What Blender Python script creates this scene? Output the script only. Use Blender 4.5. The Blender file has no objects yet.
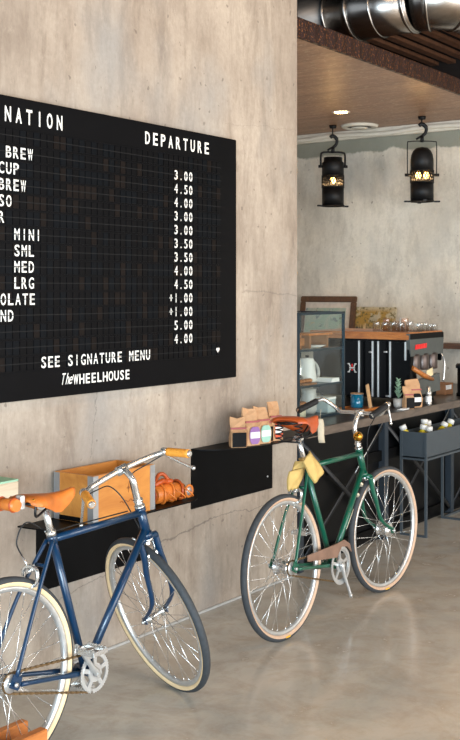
import bpy, bmesh, math, random
from mathutils import Vector, Matrix, Euler
random.seed(7)
PI = math.pi
S = bpy.context.scene
COL = S.collection

# ------------------------------------------------------------------ camera, world, lights, exposure
YAW = math.radians(35.444)
cam_d = bpy.data.cameras.new('camera'); cam = bpy.data.objects.new('camera', cam_d); COL.objects.link(cam)
cam.location = (3.41, 0.0, 1.66); cam.rotation_euler = (PI/2, 0, YAW)
cam_d.sensor_fit = 'AUTO'; cam_d.sensor_width = 36.0; cam_d.lens = 36.0*1100/740; cam_d.shift_y = -79/740
cam_d.clip_start = 0.05; cam_d.clip_end = 60
S.camera = cam
S.view_settings.view_transform = 'Standard'; S.view_settings.look = 'None'
S.view_settings.gamma = 1.0; S.view_settings.use_curve_mapping = False
S.view_settings.exposure = 0.27
W = bpy.data.worlds.new('daylight'); S.world = W; W.use_nodes = True
bg = W.node_tree.nodes['Background']; bg.inputs[0].default_value = (0.82, 0.91, 1.0, 1); bg.inputs[1].default_value = 1.05

def area(name, loc, target, sx, sy, power, rgb):
    d = bpy.data.lights.new(name, 'AREA'); d.shape = 'RECTANGLE'; d.size = sx; d.size_y = sy
    d.energy = power; d.color = rgb
    o = bpy.data.objects.new(name, d); COL.objects.link(o); o.location = loc
    o.rotation_euler = (Vector(target)-Vector(loc)).to_track_quat('-Z', 'Y').to_euler()
    return o
area('window_daylight_front', (6.6, 4.6, 1.7), (0.0, 5.6, 1.5), 7.0, 2.6, 330, (1.0, 0.94, 0.87))
area('window_daylight_side', (4.2, -1.8, 0.9), (0.0, 3.9, 0.2), 4.0, 1.6, 470, (0.66, 0.85, 1.0))
area('added_warm_high_fill', (3.2, 3.8, 4.3), (0.0, 4.6, 3.0), 3.5, 0.3, 50, (1.0, 0.66, 0.38))  # unseen warm lamp, added to tint the upper wall

# ------------------------------------------------------------------ materials
def lin(c):
    return tuple(((v/255)/12.92 if v/255 <= 0.04045 else (((v/255)+0.055)/1.055)**2.4) for v in c) + (1,)
MATS = {}
def mat(name, rgb, rough=0.5, metal=0.0, vary=0.12, scale=20.0, bump=0.0, stretch=(1,1,1), coat=0.0, trans=0.0, ior=1.45, emit=0.0, ergb=None):
    if name in MATS: return MATS[name]
    m = bpy.data.materials.new(name); m.use_nodes = True; MATS[name] = m
    nt = m.node_tree; b = nt.nodes['Principled BSDF']
    b.inputs['Roughness'].default_value = rough; b.inputs['Metallic'].default_value = metal
    b.inputs['Coat Weight'].default_value = coat; b.inputs['Transmission Weight'].default_value = trans; b.inputs['IOR'].default_value = ior
    c = lin(rgb)
    tc = nt.nodes.new('ShaderNodeTexCoord'); mp = nt.nodes.new('ShaderNodeMapping'); mp.inputs['Scale'].default_value = stretch
    nz = nt.nodes.new('ShaderNodeTexNoise'); nz.inputs['Scale'].default_value = scale; nz.inputs['Detail'].default_value = 4
    nt.links.new(tc.outputs['Object'], mp.inputs[0]); nt.links.new(mp.outputs[0], nz.inputs['Vector'])
    r = nt.nodes.new('ShaderNodeValToRGB'); r.color_ramp.elements[0].position = 0.3; r.color_ramp.elements[1].position = 0.7
    r.color_ramp.elements[0].color = tuple(v*(1-vary) for v in c[:3])+(1,)
    r.color_ramp.elements[1].color = tuple(min(1, v*(1+vary)) for v in c[:3])+(1,)
    nt.links.new(nz.outputs['Fac'], r.inputs[0]); nt.links.new(r.outputs[0], b.inputs['Base Color'])
    if bump > 0:
        bp = nt.nodes.new('ShaderNodeBump'); bp.inputs['Strength'].default_value = bump; bp.inputs['Distance'].default_value = 0.01
        nt.links.new(nz.outputs['Fac'], bp.inputs['Height']); nt.links.new(bp.outputs[0], b.inputs['Normal'])
    if emit > 0:
        b.inputs['Emission Color'].default_value = lin(ergb or rgb); b.inputs['Emission Strength'].default_value = emit
    return m

class NT:
    """small helper to write shader graphs compactly"""
    def __init__(s, name):
        s.m = bpy.data.materials.new(name); s.m.use_nodes = True; s.t = s.m.node_tree; s.b = s.t.nodes['Principled BSDF']
    def n(s, typ, **kw):
        o = s.t.nodes.new(typ)
        for k, v in kw.items(): setattr(o, k, v)
        return o
    def l(s, a, b): s.t.links.new(a, b)
    def math(s, op, a, b=None, clamp=False):
        o = s.n('ShaderNodeMath', operation=op); o.use_clamp = clamp
        for i, v in enumerate((a, b)):
            if v is None: continue
            if isinstance(v, (int, float)): o.inputs[i].default_value = v
            else: s.l(v, o.inputs[i])
        return o.outputs[0]
    def noise(s, vec, scale, detail=5, rough=0.55, stretch=None, dist=0.0):
        if stretch:
            mp = s.n('ShaderNodeMapping'); mp.inputs['Scale'].default_value = stretch; s.l(vec, mp.inputs[0]); vec = mp.outputs[0]
        o = s.n('ShaderNodeTexNoise'); o.inputs['Scale'].default_value = scale; o.inputs['Detail'].default_value = detail
        o.inputs['Roughness'].default_value = rough; o.inputs['Distortion'].default_value = dist
        s.l(vec, o.inputs['Vector']); return o.outputs['Fac']
    def rng(s, v, a, b, lo=0.0, hi=1.0):
        o = s.n('ShaderNodeMapRange'); o.inputs[1].default_value = a; o.inputs[2].default_value = b
        o.inputs[3].default_value = lo; o.inputs[4].default_value = hi; s.l(v, o.inputs[0]); return o.outputs[0]
    def mix(s, fac, a, b):
        o = s.n('ShaderNodeMix', data_type='RGBA')
        for i, v in ((0, fac), (6, a), (7, b)):
            if isinstance(v, (int, float, tuple)): o.inputs[i].default_value = v
            else: s.l(v, o.inputs[i])
        return o.outputs[2]
    def bump(s, h, strength, dist=0.01):
        bp = s.n('ShaderNodeBump'); bp.inputs['Strength'].default_value = strength; bp.inputs['Distance'].default_value = dist
        s.l(h, bp.inputs['Height']); s.l(bp.outputs[0], s.b.inputs['Normal'])

def concrete(name, base, light, dark, cool=(140, 142, 142), cracks=(), plaster_band=None, streak=(1, 1, .25), seams=()):
    g = NT(name); tc = g.n('ShaderNodeTexCoord').outputs['Object']
    big = g.noise(tc, 0.9, 4, 0.6); midn = g.noise(tc, 4.6, 9, 0.74, streak, 0.25); blot = g.noise(tc, 1.7, 3, .5, (1, 1, .6)); fine = g.noise(tc, 38, 4, 0.6); pits = g.noise(tc, 60, 2, 0.5)
    c = g.mix(g.rng(big, .40, .62), lin(base), lin(light))
    c = g.mix(g.rng(midn, .46, .74, 0, .75), c, lin(dark))
    c = g.mix(g.rng(g.noise(tc, 11, 9, .78, (1, 1, .6)), .52, .70, 0, .6), c, lin(light))
    c = g.mix(g.rng(g.noise(tc, 16, 9, .8, (1, 1, .3)), .55, .72, 0, .5), c, lin(dark))
    c = g.mix(g.rng(blot, .52, .72, 0, .6), c, lin(cool))
    c = g.mix(g.rng(fine, .3, .75, 0, .22), c, lin(dark))
    spots = g.rng(g.noise(tc, 24, 2, .4), .705, .74, 0, .55)
    c = g.mix(spots, c, lin((96, 84, 74)))
    sep = g.n('ShaderNodeSeparateXYZ'); g.l(tc, sep.inputs[0])
    wob = g.noise(tc, 5, 6, .7)
    for (a0, z0, a1, z1, w, ax, k_) in cracks:          # thin wandering crack lines
        ux, uz = a1-a0, z1-z0; L = math.hypot(ux, uz); ux, uz = ux/L, uz/L
        A = sep.outputs[ax]; Z = sep.outputs[2]
        da = g.math('SUBTRACT', A, a0); dz = g.math('SUBTRACT', Z, z0)
        t = g.math('ADD', g.math('MULTIPLY', da, ux), g.math('MULTIPLY', dz, uz))
        d = g.math('ADD', g.math('SUBTRACT', g.math('MULTIPLY', dz, ux), g.math('MULTIPLY', da, uz)), g.math('MULTIPLY', g.math('SUBTRACT', wob, .5), .10))
        m = g.math('SUBTRACT', 1.0, g.math('DIVIDE', g.math('ABSOLUTE', d), w), True)
        m = g.math('MULTIPLY', m, g.math('MULTIPLY', g.math('GREATER_THAN', t, 0), g.math('LESS_THAN', t, L)))
        c = g.mix(g.math('MULTIPLY', m, k_), c, lin((78, 70, 64)))
    if plaster_band:                                 # darker unpainted plaster strip with a ragged lower edge
        z0, amp, rgb = plaster_band
        e = g.math('ADD', z0, g.math('MULTIPLY', g.math('SUBTRACT', g.noise(tc, 2.2, 6, .65), .5), amp))
        m = g.math('DIVIDE', g.math('SUBTRACT', sep.outputs[2], e), .02, True)
        c = g.mix(g.math('MULTIPLY', m, .85), c, lin(rgb))
    g.l(c, g.b.inputs['Base Color']); g.b.inputs['Roughness'].default_value = .82
    h = g.math('ADD', g.math('MULTIPLY', midn, .8), g.math('MULTIPLY', pits, .25)); g.bump(h, .35, .012)
    return g.m

M_WALL = concrete('board_cast_concrete', (152, 138, 124), (184, 170, 154), (104, 88, 74),
                  cracks=[(4.10, .415, 4.62, .475, .007, 1, .65), (4.62, .475, 5.25, .46, .004, 1, .6), (3.4, .28, 4.10, .415, .004, 1, .5), (4.9, 1.655, 5.5, 1.64, .006, 1, .35), (3.7, .9, 3.75, 1.2, .003, 1, .5), (4.75, 2.55, 5.46, 2.6, .003, 1, .25)])
M_BACK = concrete('plaster_wall', (208, 198, 181), (228, 220, 204), (152, 141, 126), plaster_band=(2.93, .22, (122, 124, 110)), streak=(1, 1, .4))

def floor_mat():
    g = NT('polished_concrete'); tc = g.n('ShaderNodeTexCoord').outputs['Object']
    a = g.noise(tc, 1.1, 6, .65, None, .8); b = g.noise(tc, 5, 7, .7, None, .4); f = g.noise(tc, 60, 3, .6)
    c = g.mix(g.rng(a, .35, .68), lin((172, 167, 157)), lin((208, 202, 191)))
    c = g.mix(g.rng(b, .45, .72, 0, .7), c, lin((140, 128, 114)))
    c = g.mix(g.rng(f, .35, .7, 0, .2), c, lin((196, 190, 180)))
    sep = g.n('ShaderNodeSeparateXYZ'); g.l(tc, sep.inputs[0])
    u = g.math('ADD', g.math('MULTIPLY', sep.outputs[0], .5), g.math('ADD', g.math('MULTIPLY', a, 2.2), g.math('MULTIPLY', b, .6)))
    c = g.mix(g.rng(u, 1.5, 2.9, 0, .6), c, lin((214, 178, 136)))  # warm reflected light painted into the floor as tan, growing towards +x
    g.l(c, g.b.inputs['Base Color'])
    g.l(g.rng(b, .3, .7, .10, .30), g.b.inputs['Roughness']); g.bump(g.math('ADD', a, g.math('MULTIPLY', b, .3)), .05, .01)
    return g.m
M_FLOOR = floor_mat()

def soffit_mat():
    g = NT('wood_grain_panel'); tc = g.n('ShaderNodeTexCoord').outputs['Object']
    a = g.noise(tc, 3, 6, .6, (.5, 5, 1), .5); b = g.noise(tc, 14, 6, .7, (1, 3, 1), .3)
    c = g.mix(g.rng(a, .3, .7), lin((136, 98, 72)), lin((176, 134, 104)))
    c = g.mix(g.rng(b, .50, .70, 0, .65), c, lin((104, 72, 50)))
    c = g.mix(g.rng(g.noise(tc, 30, 3, .6, (1, 2.2, 1)), .57, .66, 0, .6), c, lin((205, 180, 150)))
    g.l(c, g.b.inputs['Base Color']); g.b.inputs['Roughness'].default_value = .38; g.bump(b, .08)
    return g.m
M_SOFFIT = soffit_mat()

def fascia_mat():
    g = NT('stamped_copper'); tc = g.n('ShaderNodeTexCoord').outputs['Object']
    sep = g.n('ShaderNodeSeparateXYZ'); g.l(tc, sep.inputs[0]); y = sep.outputs[1]; z = sep.outputs[2]
    tri = g.math('ABSOLUTE', g.math('SUBTRACT', g.math('FRACT', g.math('MULTIPLY', y, 9.0)), .5))
    zz = g.math('FRACT', g.math('ADD', g.math('MULTIPLY', z, 26.0), g.math('MULTIPLY', tri, 3.0)))
    n = g.noise(tc, 22, 5, .7)
    c = g.mix(g.rng(zz, .1, .6), lin((18, 9, 9)), lin((52, 26, 20)))
    c = g.mix(g.rng(n, .45, .62, 0, .8), c, lin((48, 22, 20)))
    c = g.mix(g.math('MULTIPLY', g.rng(g.noise(tc, 70, 2, .5), .58, .64), .9), c, lin((150, 92, 46)))
    g.l(c, g.b.inputs['Base Color']); g.b.inputs['Roughness'].default_value = .45; g.b.inputs['Metallic'].default_value = .4
    g.bump(g.math('ADD', zz, n), .5, .01); return g.m
M_FASCIA = fascia_mat()

def wood(name, base, dark, rough=.5, st=(1, 8, 8), sc=4, coat=0.0):
    g = NT(name); tc = g.n('ShaderNodeTexCoord').outputs['Object']
    a = g.noise(tc, sc, 6, .65, st, .6)
    g.l(g.mix(g.rng(a, .3, .72), lin(base), lin(dark)), g.b.inputs['Base Color'])
    g.b.inputs['Roughness'].default_value = rough; g.b.inputs['Coat Weight'].default_value = coat; g.bump(a, .08); return g.m
M_CRATE = wood('varnished_plywood', (208, 142, 66), (176, 108, 44), .42, (5, 1.2, 5), 3)
M_CRATE_IN = wood('varnished_plywood_inside', (205, 132, 56), (170, 98, 36), .5, (5, 1.2, 5), 3)
M_PALE = wood('pale_timber', (214, 196, 170), (190, 168, 140), .6, (8, 1, 8), 4)
M_STAND = wood('orange_pine', (200, 122, 58), (156, 88, 38), .5, (8, 1, 8), 4)
M_TOPWOOD = wood('oiled_walnut', (196, 122, 56), (140, 78, 34), .35, (1.5, 8, 8), 5)
M_FRAMEW = wood('picture_frame_walnut', (104, 72, 46), (70, 46, 30), .4, (6, 6, 6), 5)
M_DARKW = wood('dark_ceiling_timber', (40, 28, 22), (24, 17, 14), .8, (2, 6, 6), 3)
M_SLAT = wood('brown_ceiling_slat', (120, 78, 50), (78, 48, 32), .7, (2, 6, 6), 3)
M_SHELFW = wood('dark_shelf_board', (94, 62, 40), (66, 42, 28), .5, (1.5, 8, 8), 4)
M_CTOP = wood('worn_dark_worktop', (70, 62, 56), (48, 43, 40), .30, (6, 1, 6), 4)
M_CEDGE = wood('worn_worktop_edge', (112, 98, 86), (70, 61, 55), .5, (5, 1.2, 5), 5)

M_BLACK = mat('matt_black_steel', (11, 11, 12), .42, .0, .2, 12)
M_BOARD = mat('black_board_panel', (8, 8, 10), .5, 0, .15, 6)
M_FLAPA = mat('black_flap', (8, 8, 10), .45, 0, .15, 14); M_FLAPB = mat('brown_black_flap', (22, 17, 15), .45, 0, .15, 14); M_FLAPC = mat('blue_black_flap', (8, 11, 15), .45, 0, .1, 14)
for _m in (M_BOARD, M_FLAPA, M_FLAPB, M_FLAPC, M_BLACK): _m.node_tree.nodes['Principled BSDF'].inputs['Specular IOR Level'].default_value = .08
M_LETTER = mat('white_lettering', (232, 228, 220), .55, 0, .04, 40)
M_GAP = mat('flap_gap', (6, 6, 7), .8, 0, .05)
M_CHROME = mat('polished_alloy', (214, 213, 210), .20, .85, .05, 20)
M_STEEL = mat('brushed_alloy', (200, 200, 198), .34, .7, .08, 30)
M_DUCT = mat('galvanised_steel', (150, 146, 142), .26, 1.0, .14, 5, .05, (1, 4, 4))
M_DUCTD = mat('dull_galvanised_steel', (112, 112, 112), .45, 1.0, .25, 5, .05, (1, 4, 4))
M_BLUE = mat('navy_blue_enamel', (3, 43, 72), .28, 0, .05, 8, coat=.3)
M_GREEN = mat('racing_green_enamel', (6, 80, 60), .28, 0, .06, 8, coat=.3)
M_TREAD = mat('grey_black_rubber', (52, 55, 58), .7, 0, .15, 60, .1)
M_CREAM = mat('cream_sidewall', (226, 196, 152), .6, 0, .06, 30)
M_TAN = mat('gum_sidewall', (190, 158, 132), .6, 0, .08, 30)
M_RUBBER = mat('black_rubber', (26, 26, 28), .6, 0, .1, 40)
M_CABLE = mat('black_cable', (16, 16, 18), .4, 0, .1, 40)
M_LEATHER = mat('honey_leather', (198, 110, 42), .40, 0, .22, 16, .06)
M_LEATHERR = mat('rust_leather', (172, 74, 28), .38, 0, .16, 16, .06)
M_LEATHERB = mat('brown_leather_guard', (124, 96, 80), .5, 0, .15, 20)
M_GRIP = mat('orange_woven_grip', (226, 148, 52), .6, 0, .15, 120, .3)
M_CHAIN = mat('oily_chain', (120, 98, 70), .4, .8, .3, 120)
M_BRASS = mat('brass', (216, 160, 62), .22, 1.0, .06, 20)
M_GLOVE = mat('yellow_suede', (188, 158, 94), .85, 0, .10, 30, .15)
M_TAG = mat('buff_card', (206, 192, 166), .8, 0, .06, 40)
M_KRAFT = mat('kraft_paper', (196, 152, 112), .8, 0, .10, 18, .12)
M_KRAFTD = mat('kraft_card', (190, 152, 110), .8, 0, .1, 40)
M_BEANWIN = mat('coffee_window', (9, 8, 9), .4, 0, .3, 90); M_BEANWIN.node_tree.nodes['Principled BSDF'].inputs['Specular IOR Level'].default_value = .12
M_PURPLE = mat('purple_print', (146, 104, 160), .6, 0, .05); M_MINT = mat('mint_print', (150, 192, 174), .6, 0, .05); M_ORANGE = mat('orange_print', (206, 84, 54), .6, 0, .05)
M_WHITE = mat('white_paper', (232, 230, 226), .7, 0, .03); M_PINKTIE = mat('red_tin_tie', (160, 84, 84), .6, 0, .1)
M_TEAL = mat('teal_glaze', (16, 100, 130), .15, 0, .08, 12, coat=.5)
M_WCER = mat('white_ceramic', (212, 210, 204), .25, 0, .03); M_GCER = mat('grey_ceramic', (176, 174, 168), .3, 0, .05)
M_GREYM = mat('blue_grey_powder_coat', (64, 72, 78), .5, 0, .06, 14)
M_POST = mat('blue_grey_post', (42, 50, 58), .5, 0, .08, 10)
M_PANELB = mat('black_counter_panel', (10, 11, 13), .4, 0, .25, 5)
M_BRACE = mat('dark_blue_brace', (15, 18, 23), .45, 0, .1, 10)
M_MACH = mat('gloss_black_panel', (7, 7, 9), .3, 0, .1, 8)
for _m in (M_MACH, M_PANELB): _m.node_tree.nodes['Principled BSDF'].inputs['Specular IOR Level'].default_value = .15
M_MACHG = mat('dark_grey_metal', (76, 80, 78), .4, .1, .1, 10)
M_RED = mat('red_badge', (226, 40, 40), .4, 0, .03)
M_SUCC = mat('succulent_leaf', (128, 158, 132), .5, 0, .15, 30)
M_CASEF = mat('teal_black_case_metal', (26, 46, 56), .3, .3, .1, 12)
M_BREAD = mat('brown_crust', (150, 96, 52), .7, 0, .25, 30, .2)
M_JUICE = mat('yellow_green_juice', (190, 170, 40), .2, 0, .05, coat=.5)
M_WPLAST = mat('white_plaster_trim', (214, 206, 190), .7, 0, .06, 12)
M_LAMP = mat('black_lamp_metal', (12, 12, 13), .5, .3, .15, 20)
M_BULB = mat('lit_bulb', (255, 190, 90), .4, 0, 0, emit=16, ergb=(255, 186, 92))
M_LED = mat('lit_downlight', (255, 240, 210), .4, 0, 0, emit=14, ergb=(255, 226, 180))
M_ICE = mat('crushed_ice_beige', (196, 180, 160), .4, 0, .2, 60, .4)
M_CARD = mat('brown_cardboard', (140, 98, 66), .8, 0, .1, 20)
M_GREENFELT = mat('green_felt', (150, 190, 160), .85, 0, .06, 40)

def glass(name, tint=(1, 1, 1), rough=0.0, base=.022):
    g = NT(name); nt = g.t; nt.nodes.remove(g.b); out = nt.nodes['Material Output']
    tr = g.n('ShaderNodeBsdfTransparent'); tr.inputs[0].default_value = tint+(1,)
    gl = g.n('ShaderNodeBsdfGlossy'); gl.inputs['Roughness'].default_value = rough
    fr = g.n('ShaderNodeLayerWeight'); fr.inputs[0].default_value = .5
    fac = g.math('ADD', g.math('MULTIPLY', g.math('POWER', fr.outputs['Facing'], 4.0), .4), base)
    mx = g.n('ShaderNodeMixShader'); g.l(fac, mx.inputs[0]); g.l(tr.outputs[0], mx.inputs[1]); g.l(gl.outputs[0], mx.inputs[2]); g.l(mx.outputs[0], out.inputs[0])
    return g.m
M_GLASS = glass('clear_pane', (.95, .98, .975)); M_TUMBLER = glass('tumbler_glass', (.96, .97, .97), .08, .12); M_AMBERG = glass('amber_tumbler', (.96, .86, .78), .08, .10)

def painting_mat(kind):
    g = NT('painted_canvas_'+kind); tc = g.n('ShaderNodeTexCoord').outputs['Object']
    sep = g.n('ShaderNodeSeparateXYZ'); g.l(tc, sep.inputs[0]); x = sep.outputs[0]; z = sep.outputs[2]
    if kind == 'coast':
        a = g.noise(tc, 6, 6, .65, None, 1.2); b = g.noise(tc, 14, 5, .6, None, 1.0)
        c = g.mix(g.rng(a, .42, .6), lin((150, 172, 156)), lin((176, 178, 164)))
        c = g.mix(g.rng(b, .58, .64, 0, .8), c, lin((86, 100, 116)))
        c = g.mix(g.rng(g.noise(tc, 9, 3, .5, (1, 1, 3)), .62, .68, 0, .7), c, lin((190, 150, 96)))
    else:
        cl = g.noise(tc, 7, 3, .5); a = g.noise(tc, 34, 5, .7); tr = g.noise(tc, 26, 2, .4, (1, 1, .06))
        top = g.math('MULTIPLY', g.rng(z, .10, .16), g.rng(z, .31, .26))
        c = g.mix(g.rng(z, .02, .28), lin((92, 90, 74)), lin((188, 176, 148)))
        c = g.mix(g.math('MULTIPLY', g.rng(tr, .46, .52), g.rng(z, .20, .12)), c, lin((38, 52, 52)))
        c = g.mix(g.math('MULTIPLY', g.rng(tr, .56, .60), g.rng(z, .24, .16)), c, lin((206, 182, 146)))
        c = g.mix(g.math('MULTIPLY', g.rng(g.math('ADD', cl, g.math('MULTIPLY', a, .35)), .58, .66), top), c, lin((164, 128, 56)))
        c = g.mix(g.math('MULTIPLY', g.rng(a, .52, .60), g.rng(z, .05, .12)), c, lin((96, 88, 48)))
    g.l(c, g.b.inputs['Base Color']); g.b.inputs['Roughness'].default_value = .6; return g.m

# ------------------------------------------------------------------ mesh builder
class MB:
    def __init__(s): s.bm = bmesh.new(); s.mi = 0
    def _f(s, vs, smooth=False):
        try: f = s.bm.faces.new(vs)
        except ValueError: return
        f.material_index = s.mi; f.smooth = smooth
    def box(s, c, size, rot=None, bev=0.0, taper=None):
        hx, hy, hz = (v/2 for v in size); vs = []
        R = rot.to_3x3() if rot is not None else Matrix.Identity(3)
        for z in (-1, 1):
            k = (taper if (taper and z > 0) else (1, 1))
            for x, y in ((-1, -1), (1, -1), (1, 1), (-1, 1)):
                vs.append(s.bm.verts.new(Vector(c)+R @ Vector((x*hx*k[0], y*hy*k[1], z*hz))))
        fs = []
        for q in ((3, 2, 1, 0), (4, 5, 6, 7), (0, 1, 5, 4), (1, 2, 6, 5), (2, 3, 7, 6), (3, 0, 4, 7)):
            f = s.bm.faces.new([vs[i] for i in q]); f.material_index = s.mi; fs.append(f)
        if bev > 0:
            es = list({e for f in fs for e in f.edges})
            bmesh.ops.bevel(s.bm, geom=es, offset=bev, segments=2, affect='EDGES', clamp_overlap=True, material=s.mi)
        return s
    def tube(s, pts, r, seg=10, closed=False, cap=True, flat=None):
        pts = [Vector(p) for p in pts]; n = len(pts)
        rs = r if isinstance(r, (list, tuple)) else [r]*n
        rings = []; prev = None
        for i, p in enumerate(pts):
            if closed: t = (pts[(i+1) % n]-pts[i-1]).normalized()
            else: t = (pts[min(i+1, n-1)]-pts[max(i-1, 0)]).normalized()
            if prev is None:
                u = t.orthogonal().normalized() if abs(t.z) > .95 else Vector((0, 0, 1)).cross(t).normalized()
            else:
                u = prev-t*prev.dot(t); u = u.normalized() if u.length > 1e-6 else t.orthogonal().normalized()
            prev = u; v = t.cross(u)
            fx, fy = flat or (1, 1)
            rings.append([s.bm.verts.new(p+(u*math.cos(a)*fx+v*math.sin(a)*fy)*rs[i]) for a in (2*PI*k/seg for k in range(seg))])
        for i in range(n if closed else n-1):
            A, B = rings[i], rings[(i+1) % n]
            for k in range(seg): s._f([A[k], A[(k+1) % seg], B[(k+1) % seg], B[k]], True)
        if cap and not closed: s._f(rings[0][::-1]); s._f(rings[-1])
        return s
    def lathe(s, prof, c=(0, 0, 0), axis='z', seg=24, smooth=True, mats=None, cap=True):
        c = Vector(c); rings = []
        for r, h in prof:
            ring = []
            for k in range(seg):
                a = 2*PI*k/seg; x, y = r*math.cos(a), r*math.sin(a)
                p = {'z': (x, y, h), 'y': (x, -h, y) if False else (y, h, x), 'x': (h, x, y)}[axis]
                ring.append(s.bm.verts.new(c+Vector(p)))
            rings.append(ring)
        for i in range(len(rings)-1):
            if mats: s.mi = mats[i]
            for k in range(seg): s._f([rings[i][k], rings[i][(k+1) % seg], rings[i+1][(k+1) % seg], rings[i+1][k]], smooth)
        if cap and prof[0][0] > 1e-5: s._f(rings[0][::-1])
        if cap and prof[-1][0] > 1e-5: s._f(rings[-1])
        return s
    def ring_xz(s, R, prof, seg=72, mats=None):
        """closed profile swept round the Y axis: prof = (radial offset, y offset)"""
        rings = []
        for k in range(seg):
            a = 2*PI*k/seg
            rings.append([s.bm.verts.new(((R+dr)*math.cos(a), y, (R+dr)*math.sin(a))) for dr, y in prof])
        m = len(prof)
        for k in range(seg):
            A, B = rings[k], rings[(k+1) % seg]
            for j in range(m):
                if mats: s.mi = mats[j]
                s._f([A[j], A[(j+1) % m], B[(j+1) % m], B[j]], True)
        return s
    def prism(s, pts, vec):
        vec = Vector(vec); A = [s.bm.verts.new(Vector(p)) for p in pts]; B = [s.bm.verts.new(Vector(p)+vec) for p in pts]; n = len(A)
        s._f(A[::-1]); s._f(B)
        for i in range(n): s._f([A[i], A[(i+1) % n], B[(i+1) % n], B[i]])
        return s
    def ball(s, c, r, sub=(1, 1, 1), seg=14):
        c = Vector(c); n = seg//2; rings = []
        for i in range(1, n):
            th = PI*i/n
            rings.append([s.bm.verts.new(c+Vector((r*math.sin(th)*math.cos(2*PI*k/seg)*sub[0], r*math.sin(th)*math.sin(2*PI*k/seg)*sub[1], r*math.cos(th)*sub[2]))) for k in range(seg)])
        t = s.bm.verts.new(c+Vector((0, 0, r*sub[2]))); b = s.bm.verts.new(c-Vector((0, 0, r*sub[2])))
        for k in range(seg):
            s._f([t, rings[0][k], rings[0][(k+1) % seg]], True); s._f([b, rings[-1][(k+1) % seg], rings[-1][k]], True)
            for i in range(len(rings)-1): s._f([rings[i][k], rings[i+1][k], rings[i+1][(k+1) % seg], rings[i][(k+1) % seg]], True)
        return s
    def grid(s, P, thick=None):
        """P[i][j] points; optional offset vector function for a closed thin shell"""
        A = [[s.bm.verts.new(Vector(p)) for p in row] for row in P]; n, m = len(A), len(A[0])
        for i in range(n-1):
            for j in range(m-1): s._f([A[i][j], A[i+1][j], A[i+1][j+1], A[i][j+1]], True)
        if thick is not None:
            B = [[s.bm.verts.new(Vector(p)+Vector(thick)) for p in row] for row in P]
            for i in range(n-1):
                for j in range(m-1): s._f([B[i][j], B[i][j+1], B[i+1][j+1], B[i+1][j]], True)
            loop = [(i, 0) for i in range(n)]+[(n-1, j) for j in range(1, m)]+[(i, m-1) for i in range(n-2, -1, -1)]+[(0, j) for j in range(m-2, 0, -1)]
            for q in range(len(loop)):
                (a, b), (c, d) = loop[q], loop[(q+1) % len(loop)]
                s._f([A[a][b], A[c][d], B[c][d], B[a][b]])
        return s
    def build(s, name, mats, parent=None, origin=None, recalc=True):
        if recalc: bmesh.ops.recalc_face_normals(s.bm, faces=s.bm.faces[:])
        me = bpy.data.meshes.new(name); s.bm.to_mesh(me); s.bm.free()
        for m in (mats if isinstance(mats, (list, tuple)) else [mats]): me.materials.append(m)
        o = bpy.data.objects.new(name, me); COL.objects.link(o)
        if parent: o.parent = parent
        if origin: o.location = origin
        return o

def smooth_path(pts, n=6):
    P = [Vector(p) for p in pts]; out = []
    for i in range(len(P)-1):
        p0 = P[max(i-1, 0)]; p1 = P[i]; p2 = P[i+1]; p3 = P[min(i+2, len(P)-1)]
        for k in range(n):
            t = k/n; out.append(.5*((2*p1)+(p2-p0)*t+(2*p0-5*p1+4*p2-p3)*t*t+(3*p1-p0-3*p2+p3)*t**3))
    out.append(P[-1]); return out

def tag(o, label, cat, group=None, kind=None):
    o['label'] = label; o['category'] = cat
    if group: o['group'] = group
    if kind: o['kind'] = kind
    return o
def thing(name, label, cat, loc=(0, 0, 0), rz=0.0, group=None):
    o = bpy.data.objects.new(name, None); COL.objects.link(o); o.empty_display_size = .05
    o.location = loc; o.rotation_euler = (0, 0, rz); return tag(o, label, cat, group)
def struct(name, mb, m, label=None):
    o = mb.build(name, m); o['kind'] = 'structure'
    if label: o['label'] = label
    return o
def copy_tree(o, parent=None):
    c = o.copy(); COL.objects.link(c); c.parent = parent
    for ch in list(o.children): copy_tree(ch, c)
    return c

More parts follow.
